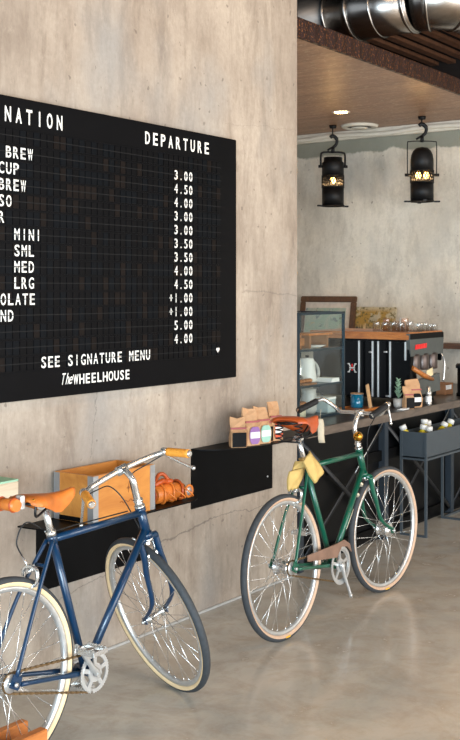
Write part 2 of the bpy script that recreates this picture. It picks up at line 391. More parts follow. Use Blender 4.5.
# text glyphs from Blender's built-in font, turned to mesh
_G = {}
def glyph(ch, bold=.012, shear=0.0):
    key = (ch, bold, shear)
    if key in _G: return _G[key]
    cu = bpy.data.curves.new('glyph', 'FONT'); cu.body = ch; cu.size = 1.0; cu.offset = bold; cu.shear = shear; cu.resolution_u = 3
    ob = bpy.data.objects.new('glyph', cu); COL.objects.link(ob); bpy.context.view_layer.update()
    me = bpy.data.meshes.new_from_object(ob.evaluated_get(bpy.context.evaluated_depsgraph_get()))
    vs = [(v.co.x, v.co.y) for v in me.vertices]; fs = [tuple(p.vertices) for p in me.polygons]
    COL.objects.unlink(ob); bpy.data.objects.remove(ob); bpy.data.meshes.remove(me)
    xs = [v[0] for v in vs] or [0]
    _G[key] = (vs, fs, min(xs), max(xs)); return _G[key]
def lettering(name, text, y0, zc, pitch, cap, m, parent, x, wide=.8, bold=.012, shear=0.0, depth=.0012):
    """letters on a plane facing +x, one per pitch cell; y0 is the first cell's left edge, zc the middle height"""
    mb = MB(); k = cap/.70
    for i, ch in enumerate(text):
        if ch == ' ': continue
        vs, fs, a, b = glyph(ch, bold, shear)
        w = (b-a)
        sx = min(k, pitch*wide/w) if ch not in '.I1' else min(k*.62, pitch*wide/w)
        cy = y0+pitch*(i+.5)
        V = [mb.bm.verts.new((x, cy+(vx-(a+b)/2)*sx, zc+(vy-.35)*k)) for vx, vy in vs]
        V2 = [mb.bm.verts.new((x+depth, cy+(vx-(a+b)/2)*sx, zc+(vy-.35)*k)) for vx, vy in vs]
        for f in fs:
            mb._f([V2[q] for q in f])
        es = {}
        for f in fs:
            for q in range(len(f)):
                e = (f[q], f[(q+1) % len(f)]); es[e] = es.get(e, 0)+1
        for (p, q) in es:
            if (q, p) not in es: mb._f([V[p], V[q], V2[q], V2[p]])
    return mb.build(name, m, parent, recalc=False)

# ------------------------------------------------------------------ the setting
CY = 5.466     # far end of the left wall
BY = 9.0       # back wall
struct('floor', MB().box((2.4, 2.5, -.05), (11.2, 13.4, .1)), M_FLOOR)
struct('wall_left', MB().box((-.13, CY-4.0, 2.2), (.26, 8.0, 4.4)), M_WALL)
struct('wall_back', MB().box((1.2, BY+.1, 2.2), (9.0, .2, 4.4)), M_BACK)
struct('wall_recess', MB().box((-3.3, 7.2, 2.2), (.2, 3.8, 4.4)), M_BACK)
ce = struct('ceiling', MB().box((2.4, 2.5, 4.45), (11.4, 13.4, .1)), M_DARKW)
for i in range(7):
    MB().box((1.2, 6.2+.42*i, 4.28), (8.0, .07, .24)).build('joist', M_DARKW, ce)
for i in range(7):
    MB().box((-.9+.16*i, 8.0, 3.66), (.07, 1.9, .03)).build('slat', M_SLAT, ce)
MB().box((-.4, 8.98, 3.9), (2.0, .03, 1.0)).build('backing_board', M_DARKW, ce)
so = struct('ceiling_soffit', MB().box((-1.62, (CY+BY)/2, 3.205), (3.2, BY-CY, .11)), M_SOFFIT)
struct('trim_1', MB().box((-.012, (CY+BY)/2, 3.207), (.024, BY-CY, .116)), M_FASCIA)
mb = MB().box((-1.1, BY-.03, 3.108), (4.2, .06, .08), bev=.008)
mb.tube(smooth_path([(-3.0+.3*i, BY-.065, 3.10+.012*math.sin(i*1.9)) for i in range(15)], 3), .022, 8)
struct('trim_2', mb, M_WPLAST)
struct('baseboard_left', MB().box((.005, CY-4.0, .006), (.010, 7.96, .012), bev=.002), mat('pale_floor_strip', (168, 166, 162), .5))
struct('baseboard_back', MB().box((1.2, BY-.008, .04), (8.8, .016, .08)), M_BLACK)

# ceiling fittings
dl = thing('downlight', 'small lit round downlight recessed in the brown soffit', 'ceiling light', (-1.147, 7.995, 3.15))
MB().lathe([(.055, -.004), (.075, -.006), (.078, 0), (.055, 0), (.055, -.004)], seg=28, cap=False).build('rim', M_WPLAST, dl)
MB().lathe([(.0, -.003), (.056, -.003)], seg=28).build('lens', M_LED, dl)
sp = bpy.data.lights.new('downlight_lamp', 'SPOT'); sp.energy = 60; sp.spot_size = 1.25; sp.spot_blend = 1.0; sp.color = (1, .82, .58); sp.shadow_soft_size = .05
so_ = bpy.data.objects.new('downlight_lamp', sp); COL.objects.link(so_); so_.parent = dl; so_.location = (0, 0, -.02)
vt = thing('ceiling_vent', 'round white ceiling vent with a dark slit near the back wall', 'vent', (-1.38, 8.74, 3.15))
MB().lathe([(.0, -.03), (.07, -.03), (.075, -.022)], seg=32).build('centre_disc', M_WPLAST, vt)
MB().lathe([(.075, -.012), (.115, -.012)], seg=32, cap=False).build('slit', M_BLACK, vt)
MB().lathe([(.115, -.014), (.12, -.024), (.16, -.02), (.17, 0), (.115, 0), (.115, -.014)], seg=36, cap=False).build('rim', M_WPLAST, vt)

# spiral duct: runs along x above the soffit, elbow, then away along y
dt = thing('ventilation_duct', 'shiny galvanised round duct with bend above the soffit', 'duct', (0, 0, 0))
DZ, DY, DR = 3.68, 7.0, .21
def duct_piece(name, a, b, m, r=DR):
    ob = MB().tube([a, b], r, 36).build(name, m, dt); return ob
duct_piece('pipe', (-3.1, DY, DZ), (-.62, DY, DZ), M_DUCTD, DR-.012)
duct_piece('pipe', (-.62, DY, DZ), (.03, DY, DZ), M_DUCT)
for x in (-1.3, -1.05, -.84, -.62, -.44, -.25, .0):
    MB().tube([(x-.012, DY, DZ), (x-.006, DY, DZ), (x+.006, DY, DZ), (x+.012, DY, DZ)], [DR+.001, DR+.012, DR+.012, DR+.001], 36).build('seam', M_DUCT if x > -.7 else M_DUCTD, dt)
el = [(.03+.27*math.sin(t), DY+.27*(1-math.cos(t)), DZ) for t in (0, PI/10, PI/5, 3*PI/10, 2*PI/5, PI/2)]
duct_piece('pipe', (el[-1][0], el[-1][1], DZ), (el[-1][0], 8.98, DZ), M_DUCT)
MB().tube(el, DR, 36).build('elbow', M_DUCT, dt)
for i in (1, 3, 5):
    p = Vector(el[i]); t = Vector((math.cos(i*PI/10), math.sin(i*PI/10), 0))
    MB().tube([p-t*.01, p-t*.005, p+t*.005, p+t*.01], [DR+.001, DR+.011, DR+.011, DR+.001], 36).build('seam', M_DUCT, dt)
for x in (-2.2, -.34):
    MB().box((x, DY, 4.15), (.03, .004, .52)).build('hanger_strap', M_DUCTD, dt)

# ------------------------------------------------------------------ split-flap menu board
BX = .05
bd = thing('menu_board', 'large black split-flap menu board with white letters on concrete wall', 'menu board', (0, 3.5, 1.2))
bd.location = (0, 0, 0)
Y0, Y1, Z0, Z1 = 1.9, 4.78, 1.203, 2.462
mb = MB().box((BX/2, (Y0+Y1)/2, (Z0+Z1)/2), (BX, Y1-Y0, Z1-Z0), bev=.003)
mb.build('panel', M_BOARD, bd)
PITCH = .0395; RH = .0673; ROW1 = 2.232
YR = 4.238     # left edge of the price columns
gy0 = YR-PITCH*58; gy1 = YR+PITCH*10
mb = MB(); rr = random.Random(3)
for r in range(15):
    zc = ROW1+RH*(1-r)
    for cidx in range(68):
        yc = gy0+PITCH*(cidx+.5)
        q = rr.random(); mb.mi = 1 if q < .16 else (2 if q < .45 else 0)
        for sgn in (1, -1):
            z = zc+sgn*RH*.22
            mb.box((BX+.001, yc, z), (.003, PITCH*.82, RH*.40))
mb.build('flap_grid', [M_FLAPA, M_FLAPB, M_FLAPC], bd)
mb = MB()
for r in range(16): mb.box((BX+.0012, (gy0+gy1)/2, ROW1+RH*(1.5-r)), (.0024, gy1-gy0, .006))
mb.build('row_rails', M_BOARD, bd)
LX = BX+.0028
yb = 3.129
rows = [(0, 'BREW', yb), (1, 'CUP', yb-PITCH), (2, 'BREW', yb-PITCH), (3, 'SO', yb-PITCH), (4, 'R', yb-PITCH), (5, 'MINI', 3.176), (6, 'SML', 3.176), (7, 'MED', 3.176), (8, 'LRG', 3.176), (9, 'OLATE', 3.10), (10, 'ND', 3.10),
        (13, 'SEE SIGNATURE MENU', 3.330)]
prices = ['3.00', '4.50', '4.00', '3.00', '3.00', '3.50', '3.50', '4.00', '4.50', '+1.00', '+1.00', '5.00', '4.00']
for r, t, y in rows: lettering('menu_lettering', t, y, ROW1-RH*r, PITCH*1.03, .047, M_LETTER, bd, LX, .72)
for r, t in enumerate(prices):
    lettering('price_lettering', t, YR-(PITCH if t[0] == '+' else 0), ROW1-RH*r, PITCH, .045, M_LETTER, bd, LX, .66)
lettering('header_lettering', 'NATION', 3.118, 2.388, .0600, .062, M_LETTER, bd, BX+.0005, .56, .018)
lettering('header_lettering', 'DEPARTURE', 4.012, 2.390, .0590, .058, M_LETTER, bd, BX+.0005, .58, .018)
lettering('shop_name_lettering', 'WHEELHOUSE', 3.530, 1.272, .0385, .043, M_LETTER, bd, BX+.0005, .82, .016)
lettering('shop_name_lettering', 'The', 3.464, 1.279, .0215, .050, M_LETTER, bd, BX+.0005, 1.1, .0, .5)
mb = MB()
for r in range(15): mb.box((LX+.002, (gy0+gy1)/2, ROW1+RH*(1-r)), (.0012, gy1-gy0, .0032))
mb.build('flap_split_line', M_GAP, bd)
hp = []
for i in range(24):
    a = 2*PI*i/24; hp.append((BX+.0065, 4.602+.00088*16*math.sin(a)**3, 1.356+.00088*(13*math.cos(a)-5*math.cos(2*a)-2*math.cos(3*a)-math.cos(4*a))))
MB().prism(hp, (.0015, 0, 0)).build('heart_symbol', M_LETTER, bd)

# ------------------------------------------------------------------ wall shelves
def wall_shelf(label, y0, y1, zt, outline, ph):
    t = thing('wall_shelf', label, 'shelf', (0, 0, 0), 0, 'black steel wall shelves')
    MB().prism([(x, y, zt-.006) for x, y in outline], (0, 0, .006)).build('shelf_plate', M_BLACK, t)
    MB().box((.003, (y0+y1)/2, zt-.004-ph/2), (.006, y1-y0, ph-.004)).build('back_panel', M_BLACK, t)
    for (yy, zz) in (((y0+.05, zt-.05), (y1-.05, zt-.05)) if zt < .8 else ((y1-.05, zt-ph+.07),)):
        MB().lathe([(0, .0095), (.004, .009), (.006, .0075), (.006, .0045)], (0, yy, zz), 'x', 10).build('bolt', M_STEEL, t)
    return t
def outl(y0, y1, d, lead, tail):
    P = [(.0, y0)]
    for i in range(1, 9): a = i/8*PI/2; P.append((d*math.sin(a), y0+lead*(1-math.cos(a))))
    for i in range(0, 9): a = i/8*PI/2; P.append((d*math.cos(a), y1-tail*(1-math.sin(a))))
    return P
wall_shelf('lower black steel wall shelf carrying the wooden crate, behind the blue bicycle', 3.357, 4.09, .672, outl(3.25, 4.30, .265, .12, .20), .302)
wall_shelf('upper black steel wall shelf with the row of coffee bags', 4.446, 5.195, .856, outl(4.446, 5.455, .235, .42, .12), .305)

# pale timber ledge at the left edge
t = thing('wall_ledge', 'pale timber ledge with green top at far left edge', 'ledge', (0, 0, 0))
MB().box((.075, 2.90, .858), (.15, .43, .075), bev=.004).build('board', M_PALE, t)
MB().box((.075, 2.90, .8995), (.146, .426, .008)).build('top_covering', M_GREENFELT, t)

# wooden crate on lower shelf
ZS = .672
t = thing('wooden_crate', 'open orange plywood crate with grey metal corner straps on the lower shelf', 'crate', (.02, 3.45, ZS))
CL, CW, CH = .405, .225, .205
for (c, s_, nm) in (((CW/2, .006, CH/2), (CW, .012, CH), 0), ((CW/2, CL-.006, CH/2), (CW, .012, CH), 0), ((.006, CL/2, CH/2), (.012, CL-.024, CH), 1), ((CW-.006, CL/2, CH/2), (.012, CL-.024, CH), 1)):
    MB().box(c, s_, bev=.0015).build('side_panel', M_CRATE, t)
MB().box((CW/2, CL/2, .006), (CW-.024, CL-.024, .012)).build('bottom_panel', M_CRATE_IN, t)
for x, y in ((0, 0), (CW, 0), (0, CL), (CW, CL)):
    sx = 1 if x == 0 else -1; sy = 1 if y == 0 else -1
    mb = MB().box((x+sx*.015-sx*.0015, y-sy*.0012, CH/2), (.033, .0028, CH-.004)); mb.box((x-sx*.0012, y+sy*.015-sy*.0015, CH/2), (.0028, .033, CH-.004))
    mb.build('corner_strap', mat('zinc_strap', (168, 170, 172), .4, .7, .08, 20), t)
MB().box((CW*.42, -.0012, .012), (.13, .004, .02)).build('hand_slot', M_BLACK, t)
st = []
for i in range(16):
    a = 2*PI*i/16+PI/2; r = (.022 if i % 4 == 0 else (.010 if i % 2 == 0 else .005)); st.append((CW+.0002, CL*.56+r*math.cos(a)*.8, .125+r*math.sin(a)))
MB().prism(st, (.001, 0, 0)).build('star_mark', mat('branded_mark', (120, 66, 24), .6), t)
MB().tube(smooth_path([(CW+.001, CL*.42+.012*i, .068+.006*math.sin(i*2.4)) for i in range(11)], 4), .0016, 5).build('script_mark', mat('branded_mark_thin', (140, 80, 30), .6), t)

# leather tool roll and pouch
t = thing('leather_tool_roll', 'tan leather tool roll tied with straps on lower shelf', 'tool roll', (.175, 3.93, ZS+.043))
sec = [(0, .037), (.01, .042), (.07, .043), (.15, .041), (.20, .036), (.215, .030)]
MB().tube([(0, y, .0) for y, r in sec], [r for y, r in sec], 18).build('roll', M_LEATHER, t)
MB().tube([(.0, -.004, 0), (.0, .012, 0)], .026, 14).build('roll_core', M_LEATHERR, t)
for y in (.035, .10, .165):
    mb = MB().tube([(.046*math.cos(a), y+.02*math.sin(a*.5), .046*math.sin(a)) for a in (2*PI*k/18 for k in range(18))], .006, 6, True, flat=(1, 1.4))
    mb.build('strap', M_LEATHERR if y > .1 else M_LEATHER, t)
for k, y in enumerate((.05, .12, .18)):
    mb = MB().tube(smooth_path([(.040, y, .016), (.066, y+.012, -.002), (.07, y+.035, -.022), (.05, y+.05, -.031), (.028, y+.04, -.030)], 5), .0036, 6); mb.build('strap_loop', M_LEATHER, t)
MB().lathe([(0, -.004), (.020, -.004), (.022, 0), (.020, .004), (0, .004)], (.045, .212, -.004), 'x', 14).build('buckle', M_STEEL, t)
MB().tube([(.047+.0*a, .212+.027*math.cos(a), -.004+.027*math.sin(a)) for a in (2*PI*k/16 for k in range(16))], .006, 6, True).build('buckle_loop', M_LEATHER, t)
MB().tube(smooth_path([(.0, .01, .045), (.01, .05, .06), (.0, .09, .054), (.01, .13, .05)], 4), [.013]*12+[.011], 8).build('bundled_strap', M_LEATHERR, t)
MB().tube(smooth_path([(.0, .02, .055), (-.01, .05, .085), (.0, .075, .09), (.01, .10, .062)], 5), .009, 8).build('bundled_strap', M_LEATHERR, t)
t = thing('leather_pouch', 'upright rust leather pouch behind the crate end and tool roll', 'pouch', (.085, 3.92, ZS))
MB().lathe([(.0, 0), (.045, .0), (.05, .05), (.05, .14), (.045, .175), (.028, .195), (0, .2)], seg=20).build('body', M_LEATHERR, t)
MB().lathe([(.051, .12), (.054, .125), (.054, .138), (.051, .143)], seg=20).build('band', M_LEATHER, t)

# coffee bags
def coffee_bag(label, loc, rz, w, d, h, front, group=None, win_side=False, name='coffee_bag'):
    t = thing(name, label, 'coffee bag', loc, rz, group)
    # front faces local +x; body boxy below, pinched to a folded top
    hb = h*.56; P = []
    lv = [(0, 1, 1), (.02*h, 1.02, 1.03), (hb*.55, 1.0, 1.06), (hb*.92, .98, .85), (h*.61, .97, .40), (h*.66, .99, .26), (h*.82, 1.0, .22), (h*.94, .98, .16), (h, .93, .12)]
    mb = MB(); rings = []
    for z, kw, kd in lv:
        hw, hd = w/2*kw, d/2*kd; c = min(.008, hd*.4)
        lean_ = -.35*max(0, z-h*.64)
        pts = [(hd, -hw+c), (hd, 0), (hd, hw-c), (hd-c, hw), (0, hw*(.985)), (-hd+c, hw), (-hd, hw-c), (-hd, 0), (-hd, -hw+c), (-hd+c, -hw), (0, -hw*.985), (hd-c, -hw)]
        rings.append([mb.bm.verts.new((x+lean_+(.006*math.sin(z*60+y*90)), y, z+(.007*math.sin(y*110+w*900) if z > h*.9 else 0))) for x, y in pts])
    for i in range(len(rings)-1):
        for k in range(12): mb._f([rings[i][k], rings[i][(k+1) % 12], rings[i+1][(k+1) % 12], rings[i+1][k]], False)
    mb._f(rings[0][::-1]); mb._f(rings[-1])
    mb.build('bag', M_KRAFT, t)
    MB().box((d*.5*.30+.006, 0, h*.645), (.006, w*1.0, .009)).build('tin_tie', M_PINKTIE, t)
    mb = MB()
    if front == 'window':
        mb.box((d/2*1.04+.004, 0, hb*.48), (.006, w*.90, hb*.88), bev=.002); mb.build('clear_window', M_BEANWIN, t)
    else:
        n = 18; pts = [(d/2*1.06+.003, w*.38*math.cos(2*PI*k/n)*1.0, hb*.5+hb*.42*max(-1, min(1, 1.25*math.sin(2*PI*k/n)))) for k in range(n)]
        mb.prism(pts, (.003, 0, 0)); lb = mb.build('paper_label', front, t)
        MB().box((d/2*1.06+.0065, 0, hb*.52), (.002, w*.66, hb*.30)).build('label_band', M_WHITE, lb)
    if win_side:
        MB().box((0, -w/2*1.0-.0015, hb*.48), (d*.66, .005, hb*.8)).build('clear_window', M_BEANWIN, t)
    return t
GB = 'coffee bags on the upper wall shelf'
zb = .856
coffee_bag('kraft coffee bag with black window, nearest end of the upper shelf row', (.150, 4.650, zb), -.75, .082, .07, .150, 'window', GB)
coffee_bag('kraft coffee bag with purple and white label', (.165, 4.745, zb), -.35, .090, .065, .190, M_PURPLE, GB)
coffee_bag('kraft coffee bag with mint green and white label', (.170, 4.838, zb), -.3, .090, .065, .190, M_MINT, GB)
coffee_bag('narrow kraft coffee bag with black window between mint and orange bags', (.155, 4.908, zb), -.3, .044, .055, .160, 'window', GB)
coffee_bag('kraft coffee bag with orange label, farthest on the upper shelf', (.165, 4.972, zb), -.3, .075, .06, .200, M_ORANGE, GB)

# ------------------------------------------------------------------ bicycles
R = .345; TR = .0175; RIMR = R-2*TR-.004
def wheel(name, parent, M, tire_side, hub_r, hub_w, bulk):
    # rim mesh is the wheel itself; tyre, hub, spokes are its sub-parts
    rp = [(-.012, 0), (-.010, -.009), (0, -.011), (.008, -.011), (.005, -.006), (.005, .006), (.008, .011), (0, .011), (-.010, .009)]
    w = MB().ring_xz(RIMR, rp).build(name, M_STEEL, parent); w.matrix_basis = M
    n = 14; prof = []; mats = []
    for k in range(n):
        a = 2*PI*(k+.5)/n; prof.append((TR*math.cos(a), TR*math.sin(a)*1.0)); am = 2*PI*(k+1)/n
        mats.append(0 if math.cos(am) > .12 else 1)
    MB().ring_xz(R-TR, prof, 84, mats).build('tire', [M_TREAD, tire_side], w)
    hw = hub_w/2; fl = hub_r
    pr = [(.006, -hw-.03), (.008, -hw-.012), (fl*.55, -hw-.008), (fl, -hw), (fl, -hw+.004), (bulk, -hw+.009), (bulk, hw-.009), (fl, hw-.004), (fl, hw), (fl*.55, hw+.008), (.008, hw+.012), (.006, hw+.03)]
    MB().lathe(pr, axis='y', seg=24).build('hub', M_CHROME, w)
    me = {}
    for q in range(4):
        side = 1 if q % 2 else -1; lead = 1 if q < 2 else -1
        a0 = lead*1.15
        p0 = (fl*.93*math.cos(a0), side*(hw-.001), fl*.93*math.sin(a0)); p1 = ((RIMR-.008), side*.002, 0)
        mb = MB().tube([p0, p1], .00125, 5); 
        mb.tube([Vector(p1)*.94+Vector(p0)*.06, p1], .0021, 5)
        o = mb.build('spoke', M_CHROME, w); me[q] = o.data; o.rotation_euler = (0, -(q*.5)*2*PI/16*1.0, 0)
    for k in range(1, 8):
        for q in range(4):
            o = bpy.data.objects.new('spoke', me[q]); COL.objects.link(o); o.parent = w; o.rotation_euler = (0, -(q*.25+k)*2*PI/8, 0)
    for ch in [c for c in w.children if c.name.startswith('spoke')][:4]:
        q = [k for k in me if me[k] == ch.data][0]; ch.rotation_euler = (0, -(q*.25)*2*PI/8, 0)
    return w

def saddle_shell(root, sections, m, th=.006, name='saddle'):
    P = []
    for (x, hw, zt, drop) in sections:
        row = []
        for j in range(-6, 7):
            v = j/6; row.append((x-.0*abs(v), hw*math.sin(v*PI/2*.98), zt-drop*(abs(v)**2.6)))
        P.append(row)
    return MB().grid(P, (0, 0, -th)).build(name, m, root)

def chain_mesh(mb, pts, link=.0127):
    P = [Vector(p) for p in pts]; acc = 0
    for i in range(len(P)-1):
        d = P[i+1]-P[i]; L = d.length; n = max(1, int(L/link)); u = d.normalized()
        rot = Matrix.Rotation(-math.atan2(u.z, u.x), 3, 'Y')
        for k in range(n):
            c = P[i]+d*((k+.5)/n); wdt = .008 if k % 2 else .0055
            mb.box(c, (link*.95, wdt, .0085 if k % 2 else .006), rot)
    return mb

def bicycle(label, loc, heading, lean, steer, mf, tire_side, G, style):
    root = thing('bicycle', label, 'bicycle', loc)
    V = Vector
    rh = V((0, 0, R)); bb = V(G['bb']); st = V(G['seat_top']); ht = V(G['head_top']); hb = V(G['head_bot']); fh = V(G['front_hub'])
    ax = (ht-hb).normalized()
    ST = Matrix.Translation(hb) @ Matrix.Rotation(steer, 4, ax) @ Matrix.Translation(-hb)
    # pitch so the (turned) front tyre still touches the floor
    nrm = (ST.to_3x3() @ V((0, 1, 0))); c = ST @ fh; low = c.z-(R-TR)*math.sqrt(max(0, 1-nrm.z**2))-TR
    pitch = math.atan2(low, c.x)
    root.rotation_mode = 'XYZ'
    root.matrix_basis = Matrix.Translation(loc) @ Matrix.Rotation(heading, 4, 'Z') @ Matrix.Rotation(-lean, 4, 'X') @ Matrix.Translation((0, 0, R)) @ Matrix.Rotation(pitch, 4, 'Y') @ Matrix.Translation((0, 0, -R))
    # frame
    mb = MB(); tr = .0145
    tt0 = bb+(st-bb)*G.get('tt_at', .965); tt1 = hb+(ht-hb)*.80; dt1 = hb+(ht-hb)*.22
    mb.tube([bb, st], .0145, 14); mb.tube([tt0, tt1], .0135, 14); mb.tube([bb, dt1], .0155, 14)
    mb.tube([hb-ax*.004, ht+ax*.002], .0185, 16); mb.tube([hb-ax*.012, hb+ax*.012], .0215, 16); mb.tube([ht-ax*.016, ht], .0212, 16)
    mb.tube([bb+V((0, -.036, 0)), bb+V((0, .036, 0))], .021, 16)
    mb.tube([st-(st-bb).normalized()*.03, st], .0185, 14)
    for s_ in (1, -1):
        dy = s_*.064
        mb.tube(smooth_path([bb+V((-.02, s_*.022, 0)), bb+V((-.12, s_*.036, (rh.z-bb.z)*.25)), rh+V((.03, dy, -.008))], 5), [.011]*6+[.0085]*5, 10)
        mb.tube(smooth_path([st+V((-.008, s_*.015, -.02)), (st+rh)/2+V((0, s_*.046, .02)), rh+V((.012, dy, .02))], 6), .0075, 10)
        mb.box(rh+V((.008, dy, .004)), (.045, .005, .045), Matrix.Rotation(.5, 3, 'Y'), .001)
    br = (st*.78+rh*.22); mb.tube([br+V((0, -.03, 0)), br+V((0, .03, 0))], .007, 8)
    mb.build('frame', mf, root)
    for k, s_ in ((0, 1),):
        pass
    # wheels
    wr = wheel('rear_wheel', root, Matrix.Translation(rh), tire_side, G['rear_hub'][0], G['rear_hub'][1], G['rear_hub'][2])
    wf = wheel('front_wheel', root, ST @ Matrix.Translation(fh), tire_side, G['front_hub_d'][0], G['front_hub_d'][1], G['front_hub_d'][2])
    for s_ in (1, -1):
        MB().lathe([(.0, -.004), (.008, -.004), (.008, .004), (.0, .006)], (0, s_*.076, R), 'y', 6).build('axle_nut', M_STEEL, root)
        o = MB().lathe([(.0, -.004), (.008, -.004), (.008, .004), (.0, .006)], tuple(fh+V((0, s_*.064, 0))), 'y', 6).build('axle_nut', M_STEEL, root); o.matrix_basis = ST
    # fork
    mb = MB(); cr = hb-ax*.022; back = V((1, 0, 0))
    for s_ in (1, -1):
        a = cr+V((0, s_*.038, -.004)); q = cr-ax*((cr.z-fh.z)*.42); q = V((q.x, s_*.046, q.z)); q2 = cr-ax*((cr.z-fh.z)*.76/ax.z); q2 = V((q2.x+.006, s_*.051, q2.z)); e = fh+V((-.004, s_*.053, .008))
        mb.tube(smooth_path([a+V((0, 0, .012)), a-ax*.06, q, q2, e], 5), [.0135]*6+[.0125]*5+[.0105]*5+[.0085]*5, 12)
        mb.box(fh+V((0, s_*.053, 0)), (.028, .005, .03), None, .001)
    mb.tube([cr+V((0, -.042, .004)), cr+V((0, 0, .012)), cr+V((0, .042, .004))], .0155, 12)
    fk = mb.build('fork', mf, root); fk.matrix_basis = ST
    MB().tube([hb-ax*.012, hb-ax*.022], .021, 16).build('lower_headset', M_CHROME, root)
    hs = MB(); hs.tube([ht, ht+ax*.008], .021, 16); hs.tube([ht+ax*.008, ht+ax*.028], .017, 6); hs.tube([ht+ax*.026, ht+ax*.034], .019, 16); hs.build('headset', M_CHROME, root)
    # stem
    clamp = V(G['clamp']); quill = ht+ax*G['quill']
    sm = MB().tube(smooth_path([ht+ax*.01, ht+ax*(G['quill']*.6), quill, quill*.45+clamp*.55+V((-.01, 0, .006)), clamp], 6), .0122, 14)
    sm.tube([clamp+V((0, -.022, 0)), clamp+V((0, .022, 0))], .0185, 16)
    s0 = sm.build('stem', M_CHROME, root); s0.matrix_basis = ST
    # handlebar (points given in bike axes relative to the clamp for the left half; mirrored for the right)
    half = smooth_path([V(p) for p in G['bar']], 7)
    pts = [V((p.x, -p.y, p.z)) for p in half[::-1]]+half[1:]
    hbn = MB().tube([clamp+p for p in pts], .0112, 14).build('handlebar', M_CHROME, root); hbn.matrix_basis = ST
    for s_ in (1, -1):
        a = V(G['bar'][-2]); b = V(G['bar'][-1]); a = V((a.x, s_*a.y, a.z)); b = V((b.x, s_*b.y, b.z)); d = (b-a).normalized()
        gp = [clamp+b-d*G['grip_len'], clamp+b-d*G['grip_len']*.5, clamp+b]
        mb = MB().tube([gp[0]+(gp[2]-gp[0])*(i/12) for i in range(13)], [.0162+(.0014 if i % 2 else 0) for i in range(13)], 14)
        g_ = mb.build('grip', G['grip_m'], root); g_.matrix_basis = ST
        if G.get('end_plug'):
            MB().tube([clamp+b-d*.001, clamp+b+d*.008], [.016, .010], 12).build('end_plug', M_CHROME, g_)
        if s_ in G['lever_sides']:
            l0 = clamp+b-d*(G['grip_len']+.012)
            drop = V(G['lever_dir'][s_]); run_ = G['lever_run'] if isinstance(G['lever_run'], float) else G['lever_run'][s_]
            mb = MB().tube([l0-d*.012, l0+d*.012], .0165, 12)
            mb.tube(smooth_path([l0, l0+drop*.22, l0+drop*.55+d*run_*.35, l0+drop+d*run_], 6), [.009]*6+[.0065]*7+[.006]*5+[.009], 8, flat=(1, .75))
            mb.ball(l0+drop+d*run_, .0085)
            lv = mb.build('brake_lever', M_CHROME, root); lv.matrix_basis = ST
            
            cb = smooth_path([l0+drop*.12, l0*.6+clamp*.4+V((.03, 0, -.022)), clamp+V((.055, s_*.05, -.045)), clamp+V((.045, s_*.022, -.12)), hb+V((.035, 0, .0))], 7)
            ob = MB().tube(cb, .0026, 6).build('brake_cable', M_CABLE, root); ob.matrix_basis = ST
    # seatpost and saddle
    sd = (st-bb).normalized(); sp_top = st+sd*G['post']
    mb = MB().tube([st-sd*.02, sp_top], .0128, 14); mb.tube([st-sd*.004, st+sd*.014], .0185, 14)
    mb.box(sp_top+V((0, 0, .004)), (.04, .04, .022), None, .004); mb.build('seatpost', M_CHROME, root)
    zS = sp_top.z; xS = sp_top.x
    sad = saddle_shell(root, [(xS+dx, hw, zS+dz, dr) for dx, hw, dz, dr in G['saddle']], G['leather'])
    mb = MB()
    for s_ in (1, -1):
        mb.tube(smooth_path([(xS+.13, s_*.012, zS+(.065 if G['springs'] else .02)), (xS+.06, s_*.02, zS+.012), (xS-.03, s_*.022, zS+.010), (xS-.09, s_*.045, zS+(.03 if not G['springs'] else .0))], 6), .0038, 8)
    mb.tube([(xS-.10, -.06, zS+G['saddle'][0][2]-.022), (xS-.108, 0, zS+G['saddle'][0][2]-.016), (xS-.10, .06, zS+G['saddle'][0][2]-.022)], .004, 8)
    mb.build('rails', M_CABLE, sad)
    for s_ in (-1, -.33, .33, 1):
        MB().ball((xS+G['saddle'][0][0]+.012, s_*.055, zS+G['saddle'][0][2]-.002), .006, (1, 1, .6), 10).build('rivet', M_BRASS, sad)
    if G['springs']:
        for s_ in (1, -1):
            mb = MB(); pts = [(xS-.085+.018*math.cos(a), s_*.055+.018*math.sin(a), zS+.004+.082*a/(2*PI*4)) for a in (2*PI*4*k/56 for k in range(57))]
            mb.tube(pts, .0034, 6); mb.build('spring', M_CHROME if False else M_CABLE, sad)
        mb = MB(); mb.tube(smooth_path([(xS-.085, -.06, zS-.006), (xS-.1, 0, zS-.002), (xS-.085, .06, zS-.006)], 5), .0045, 8); mb.build('spring_bar', M_CABLE, sad); mb = MB()
        mb.tube(smooth_path([(xS-.085, -.06, zS+.088), (xS-.105, 0, zS+.082), (xS-.085, .06, zS+.088)], 5), .0045, 8); mb.build('spring_bar', M_CABLE, sad)
    # crankset
    yR = -.047
    mb = MB(); cr_ = .072 if style == 'blue' else .086
    n = 44
    for (ro, ri, y, tk) in ((cr_, cr_-.014, yR, .004), (.034, .014, yR, .006)):
        for k in range(n):
            a, b = 2*PI*k/n, 2*PI*(k+1)/n; am = (a+b)/2
            o = [bb+V((ro*math.cos(a), y, ro*math.sin(a))), bb+V(((ro+(.003 if ro > .05 else 0))*math.cos(am), y, (ro+(.003 if ro > .05 else 0))*math.sin(am))), bb+V((ro*math.cos(b), y, ro*math.sin(b))), bb+V((ri*math.cos(b), y, ri*math.sin(b))), bb+V((ri*math.cos(a), y, ri*math.sin(a)))]
            mb.prism(o, (0, -tk, 0))
    for k in range(5):
        a = 2*PI*k/5+.3; mb.box(bb+V(((cr_-.028)*math.cos(a), yR-.002, (cr_-.028)*math.sin(a))), (cr_-.035, .006, .016), Matrix.Rotation(-a, 3, 'Y'))
